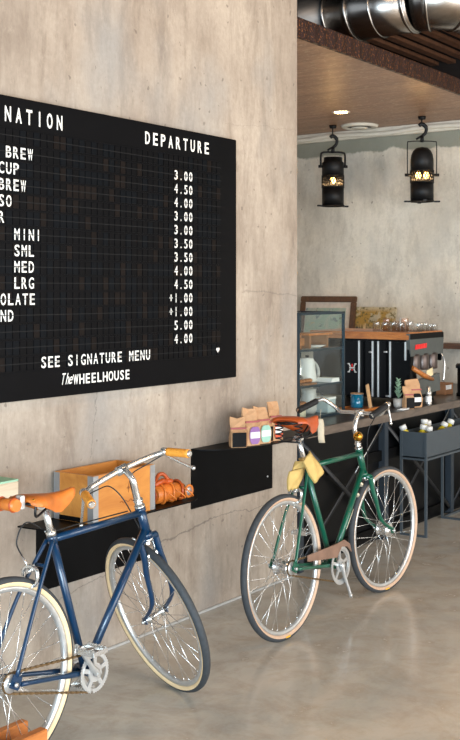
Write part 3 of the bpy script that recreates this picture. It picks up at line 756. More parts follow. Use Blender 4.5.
    if style == 'green':
        for k in range(n):
            a, b = 2*PI*k/n, 2*PI*(k+1)/n
            mb.prism([bb+V((r_*math.cos(q), yR-.007, r_*math.sin(q))) for r_, q in ((.096, a), (.096, b), (.080, b), (.080, a))], (0, -.002, 0))
    mb.build('chainring', M_STEEL, root)
    for s_, ang in ((-1, G['crank']), (1, G['crank']+PI)):
        d = V((math.cos(ang), 0, math.sin(ang))); y = s_*.062
        e = bb+d*.168+V((0, s_*.075, 0)); sft = bb+V((0, y, 0))
        ca = MB().tube([sft-d*.016, sft, sft+d*.05, e-d*.02, e, e+d*.012], [.012, .0165, .0125, .010, .012, .008], 12, flat=(1, .75))
        ca.tube([sft-V((0, s_*.012, 0)), sft+V((0, s_*.012, 0))], .013, 14)
        cobj = ca.build('crank_arm', M_STEEL, root)
        if (style == 'blue') or s_ > 0:
            pm = MB(); pc = e+V((0, s_*.062, 0)); pm.tube([e, pc+V((0, s_*.045, 0))], .007, 10)
            tilt = Matrix.Rotation(G.get('pedal_tilt', 0), 3, 'Y')
            for sx in (1, -1):
                pm.box(pc+tilt @ V((sx*.032, 0, 0)), (.006, .092, .020), tilt, .001)
                for j in range(6): pm.box(pc+tilt @ V((sx*.032, -.038+.015*j, .012)), (.006, .006, .006), tilt)
            for yy in (-.044, .044): pm.box(pc+V((0, yy, 0)), (.075, .006, .016), tilt, .001)
            pm.box(pc, (.06, .03, .014), tilt, .003)
            pm.build('pedal', M_CHROME, cobj)
        else:
            MB().tube([e, e+V((0, s_*.012, 0))], .008, 10).build('pedal_bolt', M_CHROME, cobj)
    # chain and sprocket
    sr = .034
    mb = MB()
    arc = lambda cc, r_, a0, a1, n_: [cc+V((r_*math.cos(a0+(a1-a0)*i/n_), yR, r_*math.sin(a0+(a1-a0)*i/n_))) for i in range(n_+1)]
    top = [rh+V((0, yR, sr)), bb+V((0, yR, cr_+.001))]
    loop = top+arc(bb, cr_+.001, PI/2, -PI/2, 14)[1:]+[rh+V((0, yR, -sr))]+arc(rh, sr, -PI/2, -3*PI/2, 8)[1:]
    chain_mesh(mb, loop); mb.build('chain', M_CHAIN, root)
    MB().lathe([(.0, -.003), (sr-.002, -.003), (sr-.002, .003), (0, .003)], tuple(rh+V((0, yR, 0))), 'y', 18).build('sprocket', M_STEEL, root)
    return root, ST, dict(rh=rh, bb=bb, st=st, ht=ht, hb=hb, fh=fh, clamp=clamp, ax=ax, zS=zS, xS=xS)

def caliper(root, p, fwd, M=None):
    V = Vector; mb = MB()
    for s_ in (1, -1):
        mb.tube(smooth_path([p+V((0, -s_*.012, .02)), p+V((fwd*.004, s_*.028, .012)), p+V((fwd*.006, s_*.034, -.02)), p+V((fwd*.004, s_*.022, -.042))], 5), [.0075]*10+[.006]*6, 8)
        mb.box(p+V((0, s_*.019, -.044)), (.04, .010, .012), None, .002)
    mb.tube([p+V((-fwd*.02, 0, .006)), p+V((fwd*.02, 0, .006))], .008, 10)
    mb.tube([p+V((0, .02, .02)), p+V((0, .045, .05))], .004, 8)
    o = mb.build('brake_caliper', M_CHROME, root)
    if M is not None: o.matrix_basis = M
    return o

# ---- blue bicycle
GBl = dict(bb=(.410, 0, .265), seat_top=(.25, 0, .793), head_top=(.738, 0, .808), head_bot=(.778, 0, .692), front_hub=(1.003, 0, R), tt_at=.965,
           rear_hub=(.026, .07, .014), front_hub_d=(.020, .07, .010), clamp=(.752, 0, .969), quill=.115,
           bar=[(0, 0, 0), (.0, .05, .0), (.004, .11, -.004), (.004, .155, -.008), (-.027, .195, -.014), (-.070, .212, -.029), (-.129, .232, -.050)], grip_len=.108, grip_m=M_GRIP, end_plug=True,
           lever_sides=(1, -1), lever_dir={1: (.10, .02, -.118), -1: (.0, -.005, -.065)}, lever_run={1: .0, -1: .105},
           post=.105, leather=M_LEATHER, springs=False, crank=math.radians(132), pedal_tilt=.0,
           saddle=[(-.118, .055, .050, .012), (-.110, .072, .055, .022), (-.085, .078, .058, .030), (-.04, .066, .054, .042), (.01, .045, .048, .058), (.055, .030, .045, .062), (.10, .022, .046, .044), (.132, .018, .050, .026), (.146, .011, .050, .014)])
blue, STb, kb = bicycle('navy blue bicycle with tan leather saddle and orange grips, front wheel turned to the wall', (.635, 2.574, 0), math.radians(90), math.radians(1.0), math.radians(73), M_BLUE, M_CREAM, GBl, 'blue')
cp = kb['st']*.36+kb['rh']*.64; cp = Vector((-.0, 0, 0))+Vector((kb['rh'].x+.125, 0, kb['rh'].z+R-.005)); 
caliper(blue, Vector((.150, 0, R+.335)), -1)
caliper(blue, kb['hb']-kb['ax']*.03+Vector((.03, 0, -.012)), 1, STb)
ob = MB().tube(smooth_path([(.150, .045, R+.385), (.13, .05, R+.44), (.17, .04, R+.50), (.262, .018, .80), (.40, .012, .80), (.68, .014, .80)], 6), .0026, 6).build('brake_cable', M_CABLE, blue)
rx, rz_ = kb['xS']-.165, kb['zS']+.036
sr_ = MB().tube([(rx, -.035, rz_), (rx, .055, rz_)], .021, 18).build('saddle_roll', M_LEATHER, blue)
mb = MB()
for yy in (-.02, .04): mb.tube([(rx+.0225*math.cos(a), yy, rz_+.0225*math.sin(a)) for a in (2*PI*k/18 for k in range(18))], .003, 6, True)
mb.build('roll_strap', M_LEATHERR, sr_)
MB().box((rx+.030, -.02, rz_+.006), (.020, .030, .046), None, .003).build('roll_buckle', M_STEEL, sr_)
MB().box((rx+.050, -.01, rz_+.004), (.03, .022, .010), None, .002).build('roll_tab', M_LEATHER, sr_)
mb = MB().tube(smooth_path([(kb['xS']-.105, -.065, kb['zS']+.035), (kb['xS']-.105, -.06, kb['zS']+.0), (kb['xS']-.085, -.05, kb['zS']-.012), (kb['xS']-.02, -.03, kb['zS']+.004)], 6), .0045, 8).build('saddle_wire', M_CABLE, blue)

# ---- green bicycle
GGr = dict(bb=(.458, 0, .267), seat_top=(.233, 0, .797), head_top=(.782, 0, .818), head_bot=(.830, 0, .676), front_hub=(1.034, 0, R), tt_at=.985,
           rear_hub=(.036, .075, .030), front_hub_d=(.040, .062, .034), clamp=(.792, 0, 1.008), quill=.115,
           bar=[(0, 0, 0), (.0, .06, .0), (.002, .125, .0), (-.006, .162, .028), (-.032, .20, .058), (-.073, .218, .060), (-.24, .23, .018)], grip_len=.158, grip_m=M_RUBBER,
           lever_sides=(-1,), lever_dir={-1: (.04, -.01, -.09)}, lever_run=.02,
           post=.150, leather=M_LEATHERR, springs=True, crank=math.radians(-72), 
           saddle=[(-.112, .070, .108, .014), (-.102, .092, .116, .022), (-.075, .100, .120, .030), (-.02, .082, .112, .044), (.03, .052, .102, .060), (.08, .034, .096, .072), (.13, .024, .096, .066), (.168, .018, .100, .040), (.18, .010, .100, .020)])
green, STg, kg = bicycle('dark green bicycle with rust leather sprung saddle and black grips, near the counter', (.590, 4.413, 0), math.radians(90.3), math.radians(2.0), math.radians(-5), M_GREEN, M_TAN, GGr, 'green')
bbg = kg['bb']
mb = MB().prism([(bbg.x-.33, -.058, bbg.z+.085), (bbg.x-.33, -.058, bbg.z+.115), (bbg.x-.06, -.058, bbg.z+.118), (bbg.x+.03, -.058, bbg.z+.125), (bbg.x+.085, -.058, bbg.z+.095), (bbg.x+.10, -.058, bbg.z+.05), (bbg.x+.06, -.058, bbg.z+.085), (bbg.x-.0, -.058, bbg.z+.095), (bbg.x-.05, -.058, bbg.z+.05)], (0, -.006, 0))
mb.build('chain_guard', M_LEATHERB, green)
bl = MB().lathe([(.0, .030), (.012, .028), (.022, .018), (.026, .004), (.026, 0), (.010, -.004)], axis='x', seg=20); o = bl.build('bell', M_BRASS, green)
o.location = kg['ht']+kg['ax']*.075+Vector((-.03, -.028, 0)); o.rotation_euler = (0, 0, PI+.5)
MB().tube([kg['ht']+kg['ax']*.075, kg['ht']+kg['ax']*.075+Vector((-.03, -.025, 0))], .006, 8).build('bell_bracket', M_BRASS, green)
ob = MB().tube([bbg+Vector((-.06, .03, -.01)), bbg+Vector((-.12, .13, -.255))], .008, 10).build('kickstand', M_STEEL, green)
caliper(green, kg['hb']-kg['ax']*.03+Vector((.03, 0, -.012)), 1)
caliper(green, Vector((.135, 0, R+.335)), -1)
ob = MB().tube(smooth_path([(.02, -.05, R-.01), (.12, -.05, R-.03), (.30, -.04, .285), (bbg.x, -.02, bbg.z+.03)], 6), .0024, 6).build('gear_cable', M_CABLE, green)
mb = MB()
for q in (.12, .24): 
    p = bbg*q+kg['hb']*(1-q); d = (kg['hb']-bbg).normalized(); mb.tube([p-d*.006, p+d*.006], .0166, 14)
mb.build('tube_bands', M_TAG, green)
lt = MB().tube([bbg*.40+kg['hb']*.60+Vector((-.004, -.0155, 0)), bbg*.62+kg['hb']*.38+Vector((-.004, -.0155, 0))], .0022, 5).build('down_tube_mark', M_TAG, green)
for w in [c for c in green.children if c.name.startswith(('rear_wheel', 'front_wheel'))]:
    MB().ring_xz(R-TR, [(-.004, -TR-.0006), (.006, -TR-.0006), (.006, -TR+.002), (-.004, -TR+.002)], 72).bm.free()
    mb = MB(); n = 8
    for k in range(n):
        a0 = -PI/2-.06+.12*k/n; a1 = a0+.12/n; ri, ro = R-TR-.005, R-TR+.002
        mb.prism([(r_*math.cos(a), -TR-.0004, r_*math.sin(a)) for r_, a in ((ri, a0), (ro, a0), (ro, a1), (ri, a1))], (0, -.0015, 0))
    mb.build('tire_label', mat('yellow_print', (226, 170, 40), .6), w)

# suede gloves tied to seat post and price tag hanging from bar
GW = green.matrix_basis
t = thing('suede_glove_pair', 'pair of pale yellow suede flaps tied on green bicycle seat post', 'gloves', GW @ (kg['st']+(kg['st']-kg['bb']).normalized()*.03), 0)
GI = Matrix.Translation(t.location).inverted()
def flap(quad, seed, cuff):
    # quad: top-left, top-right, bottom-right, bottom-left corners in the room; grid puffed in the middle like limp suede
    q = [GI @ Vector(p) for p in quad]; rr_ = random.Random(seed); rows = []; nrm = (q[1]-q[0]).cross(q[3]-q[0]).normalized()
    if nrm.y > 0: nrm = -nrm
    for i in range(10):
        a = i/9; row = []
        for j in range(8):
            b = j/7; p = (q[0]*(1-b)+q[1]*b)*(1-a)+(q[3]*(1-b)+q[2]*b)*a
            bulge = .012*math.sin(PI*b)*(.4+.6*math.sin(PI*min(1, a+.1)))+.004*math.sin(6*a+9*b+seed)
            if cuff and i == 9: p = p+(q[3]-q[0]).normalized()*(.006*(1 if j % 2 else -1))
            row.append(p+nrm*bulge)
        rows.append(row)
    return MB().grid(rows, -nrm*.010)
flap([(.655, 4.470, .848), (.660, 4.530, .892), (.690, 4.610, .785), (.690, 4.525, .740)], 1, False).build('glove', M_GLOVE, t)
flap([(.605, 4.43, .800), (.635, 4.535, .815), (.612, 4.500, .715), (.605, 4.413, .712)], 2, True).build('glove', M_GLOVE, t)
flap([(.600, 4.49, .842), (.640, 4.545, .842), (.640, 4.54, .81), (.600, 4.46, .80)], 3, False).build('glove_fold', M_GLOVE, t)
MB().tube([(.022*math.cos(a), .022*math.sin(a), .006) for a in (2*PI*k/16 for k in range(16))], .006, 8, True).build('knot', M_GLOVE, t)
t = thing('price_tag', 'long buff paper tag hanging from left grip of green bicycle', 'tag', GW @ (kg['clamp']+Vector((-.085, .19, .004))))
MB().grid([[((j-.5)*.027+.003*math.sin(i), (j-.5)*.020+.004*i, -.035-.022*i) for j in (0, .5, 1)] for i in range(7)], (.002, -.001, 0)).build('card', M_TAG, t)
MB().tube([(0, .012, .016), (.0, .004, -.02), (0, .003, -.045)], .0014, 5).build('string', M_TAG, t)

# wheel block under the blue bicycle's rear wheel
t = thing('wheel_stand', 'orange pine block stand holding rear wheel of blue bicycle', 'bike stand', (.635, 2.5, 0))
MB().box((.062, -.02, .08), (.035, .46, .16), bev=.003).build('rail', M_STAND, t)
MB().box((-.062, -.02, .075), (.035, .52, .15), bev=.003).build('rail', M_STAND, t)
MB().box((0, -.10, .012), (.088, .3, .024), bev=.002).build('base_board', M_STAND, t)
for y in (-.18, -.05): MB().tube([(-.044, y, .12), (-.0445, y+.001, .07)], .006, 8).build('dowel', M_DARKW, t)

# ------------------------------------------------------------------ counter
ZC = .85
mb = MB(); mb.box((-.60, 7.25, ZC-.0275), (1.30, 3.5, .055), bev=.004)
ct = mb.build('countertop', M_CTOP); tag(ct, 'long worn dark countertop carrying the coffee machine', 'countertop')
MB().box((.0515, 7.25, ZC-.0275), (.003, 3.49, .050)).build('worn_edge', M_CEDGE, ct)
t = thing('counter_base', 'black panelled counter base with blue-grey posts and diagonal braces', 'counter', (0, 0, 0))
zt_ = ZC-.055
MB().box((-.065, 7.25, zt_/2), (.03, 3.48, zt_)).build('front_panel', M_PANELB, t)
MB().box((-.62, 5.53, zt_/2), (1.08, .03, zt_)).build('end_panel', M_PANELB, t)
MB().box((-.62, 8.96, zt_/2), (1.08, .03, zt_)).build('end_panel', M_PANELB, t)
for y in (5.52, 6.60, 7.66, 8.72): MB().box((-.026, y, zt_/2), (.048, .055, zt_), bev=.003).build('post', M_POST, t)
for z in (.56, .06): MB().box((-.036, 7.12, z), (.024, 3.2, .07), bev=.002).build('rail', M_BLACK, t)
for y0, y1 in ((5.55, 6.57), (6.63, 7.63), (7.69, 8.69)):
    for (za, zb_) in ((.05, .76), (.76, .05)):
        MB().tube([(-.018 if za < .5 else -.012, y0, za), (-.018 if za < .5 else -.012, y1, zb_)], .011, 8, flat=(.5, 1.5)).build('brace', M_BRACE, t)
    MB().tube([(-.005, y0+.62, .50), (-.005, y1, .80)], .003, 6).build('tie_rod', M_STEEL, t)

# planter-like bottle trough on a stand
t = thing('bottle_trough', 'blue-grey steel trough on slim legs in front of counter', 'planter', (0, 0, 0))
px0, px1, py0, py1 = .070, .252, 6.79, 7.95
px0, px1 = .012, .194
mb = MB()
for c, s_ in ((((px0+px1)/2, py0+.004, .617), (px1-px0, .008, .175)), (((px0+px1)/2, py1-.004, .617), (px1-px0, .008, .175)), ((px0+.004, (py0+py1)/2, .617), (.008, py1-py0-.016, .175)), ((px1-.004, (py0+py1)/2, .617), (.008, py1-py0-.016, .175)), (((px0+px1)/2, (py0+py1)/2, .534), (px1-px0, py1-py0, .008))):
    mb.box(c, s_)
mb.build('trough', M_GREYM, t)
for y in (py0, py1-.5, py1):
    for x in (px0, px1):
        MB().box((x, y, .265 if y != py0 else .353), (.016, .016, .53 if y != py0 else .706)).build('leg', M_GREYM, t)
mb = MB()
for y in (py0, py1-.5, py1):
    mb.box(((px0+px1)/2, y, .007), (px1-px0, .014, .014)); mb.box(((px0+px1)/2, y, .523), (px1-px0, .014, .014))
for x in (px0, px1): mb.box((x, (py0+py1)/2, .523), (.014, py1-py0, .014))
mb.box((px1, py1-.25, .007), (.014, .5, .014)); mb.box((px0, py1-.25, .007), (.014, .5, .014))
mb.build('rail', M_GREYM, t)
ic = MB(); rr = random.Random(5)
ic.box(((px0+px1)/2, (py0+py1)/2, .585), (px1-px0-.018, py1-py0-.018, .09))
for k in range(120): ic.box((rr.uniform(px0+.025, px1-.025), rr.uniform(py0+.03, py1-.03), .632), (.02, .02, .02), Euler((rr.random(), rr.random(), rr.random())).to_matrix())
ic.build('crushed_ice', M_ICE); tag(bpy.data.objects['crushed_ice'], 'pale crushed ice filling the blue-grey bottle trough', 'ice', None, 'stuff')
def bottle(label, x, y, z, tx, ty):
    t = thing('juice_bottle', label, 'bottle', (x, y, z), 0, 'white capped bottles in the trough'); t.rotation_euler = (tx, ty, 0)
    MB().lathe([(0, 0), (.027, 0), (.028, .006), (.028, .065), (.024, .082), (.017, .092), (.017, .098)], seg=16).build('body', M_JUICE, t)
    MB().lathe([(0, .130), (.022, .130), (.025, .126), (.025, .098), (.0, .098)], seg=16).build('cap', M_WCER, t)
zi = .628
bottle('white capped bottle leaning over the near left corner of the trough', .045, 6.85, zi-.005, .25, -.35)
bottle('white capped bottle second from the near end of trough', .10, 6.90, zi-.012, -.1, .15)
bottle('upright white capped bottle showing its yellow juice, tallest in the trough', .088, 6.99, zi+.015, 0, 0)
bottle('white capped bottle low at the front rim beside the tallest one', .145, 6.93, zi-.022, .1, .1)
bottle('white capped bottle behind the tallest one in the trough', .085, 7.06, zi, .1, 0)
bottle('white capped bottle lying near the middle of the trough', .105, 7.16, zi-.008, -.5, .3)
bottle('white capped bottle farthest right of those showing in the trough', .12, 7.26, zi-.002, -.45, .2)

# ------------------------------------------------------------------ glass display case and its contents
CX, CY0, CY1, CT = -.20, 5.80, 6.365, 1.525; CD = .34
t = thing('display_case', 'three-tier glass display case with dark metal frame on counter', 'display case', (0, 0, 0))
mb = MB(); e = .016
for x in (CX, CX-CD):
    for y in (CY0, CY1): mb.box((x, y, (ZC+CT)/2), (e, e, CT-ZC))
for z in (ZC+e/2, CT-e/2):
    for x in (CX, CX-CD): mb.box((x, (CY0+CY1)/2, z), (e, CY1-CY0, e))
    for y in (CY0, CY1): mb.box((CX-CD/2, y, z), (CD, e, e))
mb.build('frame', M_CASEF, t)
SH = (1.285, 1.058)
for z in SH:
    mb = MB().box((CX-CD/2, (CY0+CY1)/2, z), (CD-.012, CY1-CY0-.012, .010)); sh = mb.build('glass_shelf', M_GLASS, t)
    MB().box((CX-.004, (CY0+CY1)/2, z), (.010, CY1-CY0-.016, .014)).build('shelf_lip', M_CASEF, sh)
MB().box((CX, (CY0+CY1)/2, (ZC+CT)/2), (.004, CY1-CY0-e, CT-ZC-2*e)).build('front_pane', M_GLASS, t)
for y in (CY0, CY1): MB().box((CX-CD/2, y, (ZC+CT)/2), (CD-e, .004, CT-ZC-2*e)).build('side_pane', M_GLASS, t)
MB().box((CX-CD/2, (CY0+CY1)/2, CT-.004), (CD-e, CY1-CY0-e, .004)).build('top_pane', M_GLASS, t)
MB().box((CX-CD/2, (CY0+CY1)/2, ZC+.006), (CD-e, CY1-CY0-e, .006)).build('base_plate', M_CASEF, t)
z1, z2, z0 = SH[0]+.005, SH[1]+.005, ZC+.009
t = thing('loaf', 'dark brown loaf on the top tier of display case', 'bread', (CX-.14, 5.93, z1))
MB().box((0, 0, .045), (.14, .16, .09), bev=.022).build('crust', M_BREAD, t)
MB().box((.01, 0, .0925), (.02, .11, .006), bev=.002).build('score_line', M_KRAFT, t)
t = thing('serving_board', 'thin wooden board on two feet, top tier of display case', 'board', (CX-.14, 6.18, z1))
MB().box((0, 0, .09), (.16, .30, .014), bev=.004).build('board', M_TOPWOOD, t)
for y in (-.11, .11): MB().box((0, y, .0415), (.13, .02, .083), bev=.003).build('foot', M_CARD, t)
t = thing('white_plate', 'white plate under the wooden board in display case', 'plate', (CX-.13, 6.19, z1))
MB().lathe([(0, .004), (.05, .004), (.085, .018), (.087, .016), (.05, 0), (0, 0)], seg=24).build('dish', M_WCER, t)
t = thing('gooseneck_kettle', 'white gooseneck kettle with steel spout, middle tier of display case', 'kettle', (CX-.18, 6.20, z2))
MB().lathe([(0, 0), (.066, 0), (.065, .02), (.048, .14), (.044, .152), (.03, .158), (0, .16)], seg=24).build('body', M_WCER, t)
MB().lathe([(.0, .176), (.012, .174), (.012, .158)], seg=12).build('lid_knob', M_RUBBER, t)
MB().tube(smooth_path([(0, -.056, .03), (0, -.085, .05), (0, -.085, .10), (0, -.10, .15), (0, -.12, .178), (0, -.14, .170)], 6), [.012]*8+[.009]*23, 10).build('spout', M_CHROME, t)
MB().tube(smooth_path([(0, .044, .135), (0, .09, .12), (0, .135, .08), (0, .145, .04), (0, .125, .018), (0, .11, .03)], 6), .012, 10).build('handle', M_GCER, t)
t = thing('pastry_tray', 'low board of brown pastries left of the kettle base', 'pastries', (CX-.06, 5.97, z2))
MB().box((0, 0, .006), (.09, .17, .012), bev=.003).build('tray', M_CARD, t)
for k in range(4): MB().ball((.0, -.06+.04*k, .025), .02, (1.2, 1, .7), 10).build('pastry', M_BREAD, t)
t = thing('folded_napkins', 'flat white napkin stack at the right of the middle tier', 'napkins', (CX-.065, 6.27, z2))
for k in range(3): MB().box((0, .004*k, .005+.009*k), (.12, .11-.01*k, .008), bev=.002).build('napkin', M_WHITE, t)
t = thing('ceramic_jug', 'pale grey ceramic jug in the bottom tier of display case', 'jug', (CX-.13, 6.14, z0))
MB().lathe([(0, 0), (.04, 0), (.052, .03), (.055, .09), (.045, .13), (.05, .165), (.046, .165), (.04, .13), (0, .10)], seg=22).build('body', M_GCER, t)
MB().tube(smooth_path([(0, .05, .14), (0, .085, .12), (0, .085, .07), (0, .052, .05)], 5), .007, 8).build('handle', M_GCER, t)
t = thing('lidded_box', 'pale blue-white box right of the ceramic jug in display case', 'box', (CX-.10, 6.285, z0))
MB().box((0, 0, .045), (.12, .10, .09), bev=.004).build('body', mat('pale_blue_card', (170, 184, 184), .6), t)
MB().box((0, 0, .096), (.126, .106, .014), bev=.003).build('lid', M_WHITE, t)
t = thing('cream_canister', 'short cream canister left of the ceramic jug in display case', 'canister', (CX-.10, 5.95, z0))
MB().lathe([(0, 0), (.055, 0), (.056, .075), (.05, .08), (0, .08)], seg=22).build('body', mat('cream_tin', (212, 200, 172), .5), t)
MB().lathe([(.058, .075), (.058, .092), (.05, .096), (0, .096)], seg=22).build('lid', M_BREAD, t)
# small lamp on the case top
t = thing('clip_lamp', 'small grey cone lamp with black head on top of display case', 'lamp', (CX-.16, 5.86, CT))
MB().lathe([(.0, 0), (.075, 0), (.072, .01), (.0, .075)], seg=4).build('cone_shade', mat('slate_grey', (74, 82, 88), .5), t)
MB().tube([(0, 0, .06), (0, -.005, .13)], .008, 8).build('stem', M_STEEL, t)
MB().ball((0, -.005, .145), .027, (1, 1, 1.1)).build('head', M_RUBBER, t)

# ------------------------------------------------------------------ back wall shelf and pictures
SHZ = 1.205
t = thing('back_shelf', 'dark wooden shelf board running along the back plaster wall', 'shelf', (-1.3, BY, SHZ))
MB().box((.3, -.09, -.0225), (3.6, .18, .045), bev=.003).build('board', M_SHELFW, t)
for x in (-1.2, 0.2, 1.6): MB().box((x, -.07, -.085), (.03, .13, .08)).build('bracket', M_BLACK, t)
t = thing('framed_picture', 'walnut framed picture leaning on back wall behind display case', 'picture', (-1.83, BY-.105, SHZ))
t.rotation_euler = (-.17, 0, 0)
fw, fh_ = .60, .41
for c, s_ in (((0, 0, fh_-.0275), (fw, .03, .055)), ((0, 0, .0275), (fw, .03, .055)), ((-fw/2+.0275, 0, fh_/2), (.055, .03, fh_-.11)), ((fw/2-.0275, 0, fh_/2), (.055, .03, fh_-.11))):
    MB().box(c, s_, bev=.006).build('frame_bar', M_FRAMEW, t)
MB().box((0, .004, fh_/2), (fw-.10, .006, fh_-.10)).build('mount', mat('pale_mount', (206, 196, 184), .7), t)
MB().box((-.02, -.001, fh_/2-.03), (fw-.17, .004, fh_-.16)).build('print', painting_mat('coast'), t)
t = thing('autumn_canvas', 'unframed canvas of yellow autumn trees leaning on back wall', 'painting', (-1.335, BY-.075, SHZ))
t.rotation_euler = (-.12, 0, 0)
MB().box((0, 0, .155), (.42, .022, .31), bev=.002).build('canvas', painting_mat('trees'), t)

# ------------------------------------------------------------------ espresso machine (long axis along x, end panel to the room)
MX0, MX1, MY0, MY1, MT = -.86, -.05, 7.05, 7.60, 1.352
t = thing('espresso_machine', 'black espresso machine with wooden top and grey end panel with red badge', 'espresso machine', (0, 0, 0))
ml, mw = MX1-MX0, MY1-MY0
mb = MB().box(((MX0+MX1-.04)/2, MY0+.10, ZC+.25), (ml-.04, .16, .40), bev=.004)
mb.box(((MX0+MX1-.04)/2, (MY0+MY1)/2, MT-.105), (ml-.04, mw-.06, .13), bev=.004)
mb.build('body', M_MACH, t)
for k in range(4):
    x = MX0+.075+.186*k
    MB().box((x+.09, MY0+.012, ZC+.25), (.165, .018, .395), bev=.004).build('back_panel', M_MACH, t)
for x in (-.455, -.345, -.30, -.205, -.085):
    hgt = .40 if x < -.1 else .13
    MB().box((x, MY0-.004, ZC+.45-hgt/2), (.012, .014, hgt), bev=.002).build('chrome_strip', M_STEEL, t)
for x, z in ((-.36, 1.22), (-.24, 1.225), (-.225, .91)): MB().tube([(x-.014, MY0-.006, z), (x+.014, MY0-.006, z)], .007, 8).build('clasp', M_STEEL, t)
em = MB(); ex, ez = -.515, 1.10
for sx in (1, -1):
    for sz in (1, -1):
        em.box((ex+sx*.028, MY0-.0005, ez+sz*.030), (.016, .006, .007)); em.box((ex+sx*.020, MY0-.0005, ez+sz*.018), (.007, .006, .022), Matrix.Rotation(sx*sz*.5, 3, 'Y'))
em.box((ex, MY0-.0005, ez), (.046, .006, .008)); em.mi = 1; em.box((ex, MY0-.001, ez+.018), (.008, .006, .022)); em.box((ex, MY0-.001, ez-.014), (.008, .006, .010))
em.build('emblem', [mat('pale_emblem', (214, 212, 206), .4), M_RED], t)
mb = MB().box(((MX0+MX1-.02)/2, (MY0+MY1)/2, MT+.004), (ml+.01, mw, .022), bev=.003)
mb.box(((MX0+MX1-.02)/2, MY0+.006, MT-.022), (ml, .03, .032), bev=.003); mb.build('wood_top', M_TOPWOOD, t)
# end housing
XE = MX1
mb = MB().prism([(XE-.03, MY0+.01, MT-.155), (XE-.03, MY1, MT-.155+.0), (XE-.03, MY1+.01, MT-.02), (XE-.03, MY1, MT+.006), (XE-.03, MY0, MT+.006), (XE-.03, MY0-.005, MT-.05)], (.03, 0, 0))
mb.build('end_panel', M_MACHG, t)
MB().box((XE+.001, (MY0+MY1)/2, MT-.015), (.006, mw, .04), bev=.002).build('top_trim', M_BLACK, t)
bp = MB(); y0b = MY0+.075
for k in range(7):
    y = y0b+.027*k; bp.prism([(XE+.001, y, MT-.108+.0008*k), (XE+.001, y+.021, MT-.106+.0008*k), (XE+.001, y+.025, MT-.073+.0008*k), (XE+.001, y+.004, MT-.075+.0008*k)], (.004, 0, 0))
bp.build('red_badge', M_RED, t)
MB().box((XE-.05, MY1+.012, MT-.11), (.06, .022, .20), bev=.004).build('front_column', M_BLACK, t)
MB().prism([(XE-.03, MY0+.0, ZC+.155), (XE-.03, MY1-.06, ZC+.205), (XE-.03, MY1-.05, ZC+.075), (XE-.03, MY0-.005, ZC+.06)], (.03, 0, 0)).build('lower_panel', M_MACHG, t)
MB().prism([(XE-.028, MY0-.01, ZC+.03), (XE-.028, MY0+.028, ZC+.03), (XE-.028, MY0+.06, MT-.15), (XE-.028, MY0+.012, MT-.15)], (.026, 0, 0)).build('side_arm', M_BLACK, t)
MB().box(((MX0+XE)/2-.02, (MY0+MY1)/2+.06, ZC+.065), (ml-.06, mw-.14, .07), bev=.005).build('drip_tray', M_BLACK, t)
MB().box(((MX0+XE)/2-.03, MY0+.205, ZC+.24), (ml-.06, .05, .3)).build('splash_back', mat('mirror_steel', (160, 156, 150), .2, 1, .05), t)
for x in (-.11, -.36, -.62):
    for k, y in enumerate((MY0+.11, MY0+.255, MY0+.40)):
        if x < -.2 and k != 1: continue
        MB().lathe([(0, -.105), (.045, -.105), (.05, -.095), (.05, .0), (.042, .012), (0, .012)], (x+.03, y, MT-.155), 'z', 20).build('brew_group', mat('dark_taupe_metal', (88, 78, 74), .35, .7, .1), t)
MB().tube([(XE+.0, MY0+.03, MT-.235), (XE+.012, MY0+.20, MT-.30), (XE+.012, MY0+.34, MT-.335)], [.016, .019, .014], 12).build('portafilter_handle', M_TOPWOOD, t)
MB().box((XE+.016, MY0+.285, MT-.285), (.004, .10, .055), Matrix.Rotation(.2, 3, 'X')).build('paper_note', mat('cream_note', (226, 208, 164), .7), t)
MB().tube(smooth_path([(XE-.01, MY1-.02, MT-.15), (XE+.02, MY1-.02, MT-.22), (XE+.02, MY1-.04, MT-.36)], 6), .007, 8).build('steam_wand', M_CHROME, t)
for x in (MX0+.06, XE-.06):
    for y in (MY0+.06, MY1-.08): MB().lathe([(0, 0), (.02, 0), (.016, .05), (0, .05)], (x, y, ZC), 'z', 12).build('foot', M_BLACK, t)
# glasses on the machine
zt = MT+.0152
def tumbler(label, x, y, m, h=.075, r=.030, group='upturned glasses on the espresso machine'):
    o = MB().lathe([(0, h), (r*.86, h), (r*.9, h-.006), (r, 0), (r-.003, 0), (r*.85, h-.009), (0, h-.010)], seg=18).build('tumbler', m)
    o.location = (x, y, zt); return tag(o, label, 'glass', group)
rr = random.Random(11)
for i in range(6):
    tumbler('clear upturned tumbler on the wooden top of the espresso machine', -.36+.066*i, MY0+.085+rr.uniform(-.008, .008), M_TUMBLER, .07+rr.uniform(-.01, .012))
for i in range(3):
    tumbler('amber upturned tumbler on the wooden top of the espresso machine', -.33+.07*i, MY0+.19+rr.uniform(-.01, .01), M_AMBERG, .085+rr.uniform(-.01, .012))
for i in range(4):
    tumbler('clear upturned tumbler in the far row on the wooden top', -.10+.002*i, MY0+.27+.072*i, M_TUMBLER, .06+rr.uniform(-.01, .012))
t = thing('white_cup', 'upturned white cup among glasses on espresso machine', 'cup', (-.26, MY0+.31, zt))
MB().lathe([(0, .095), (.025, .095), (.027, .088), (.040, .03), (.042, 0), (.038, 0), (.036, .03), (0, .085)], seg=20).build('bowl', M_WCER, t)
MB().tube(smooth_path([(0, -.04, .02), (0, -.062, .03), (0, -.06, .06), (0, -.033, .065)], 5), .005, 8).build('handle', M_WCER, t)

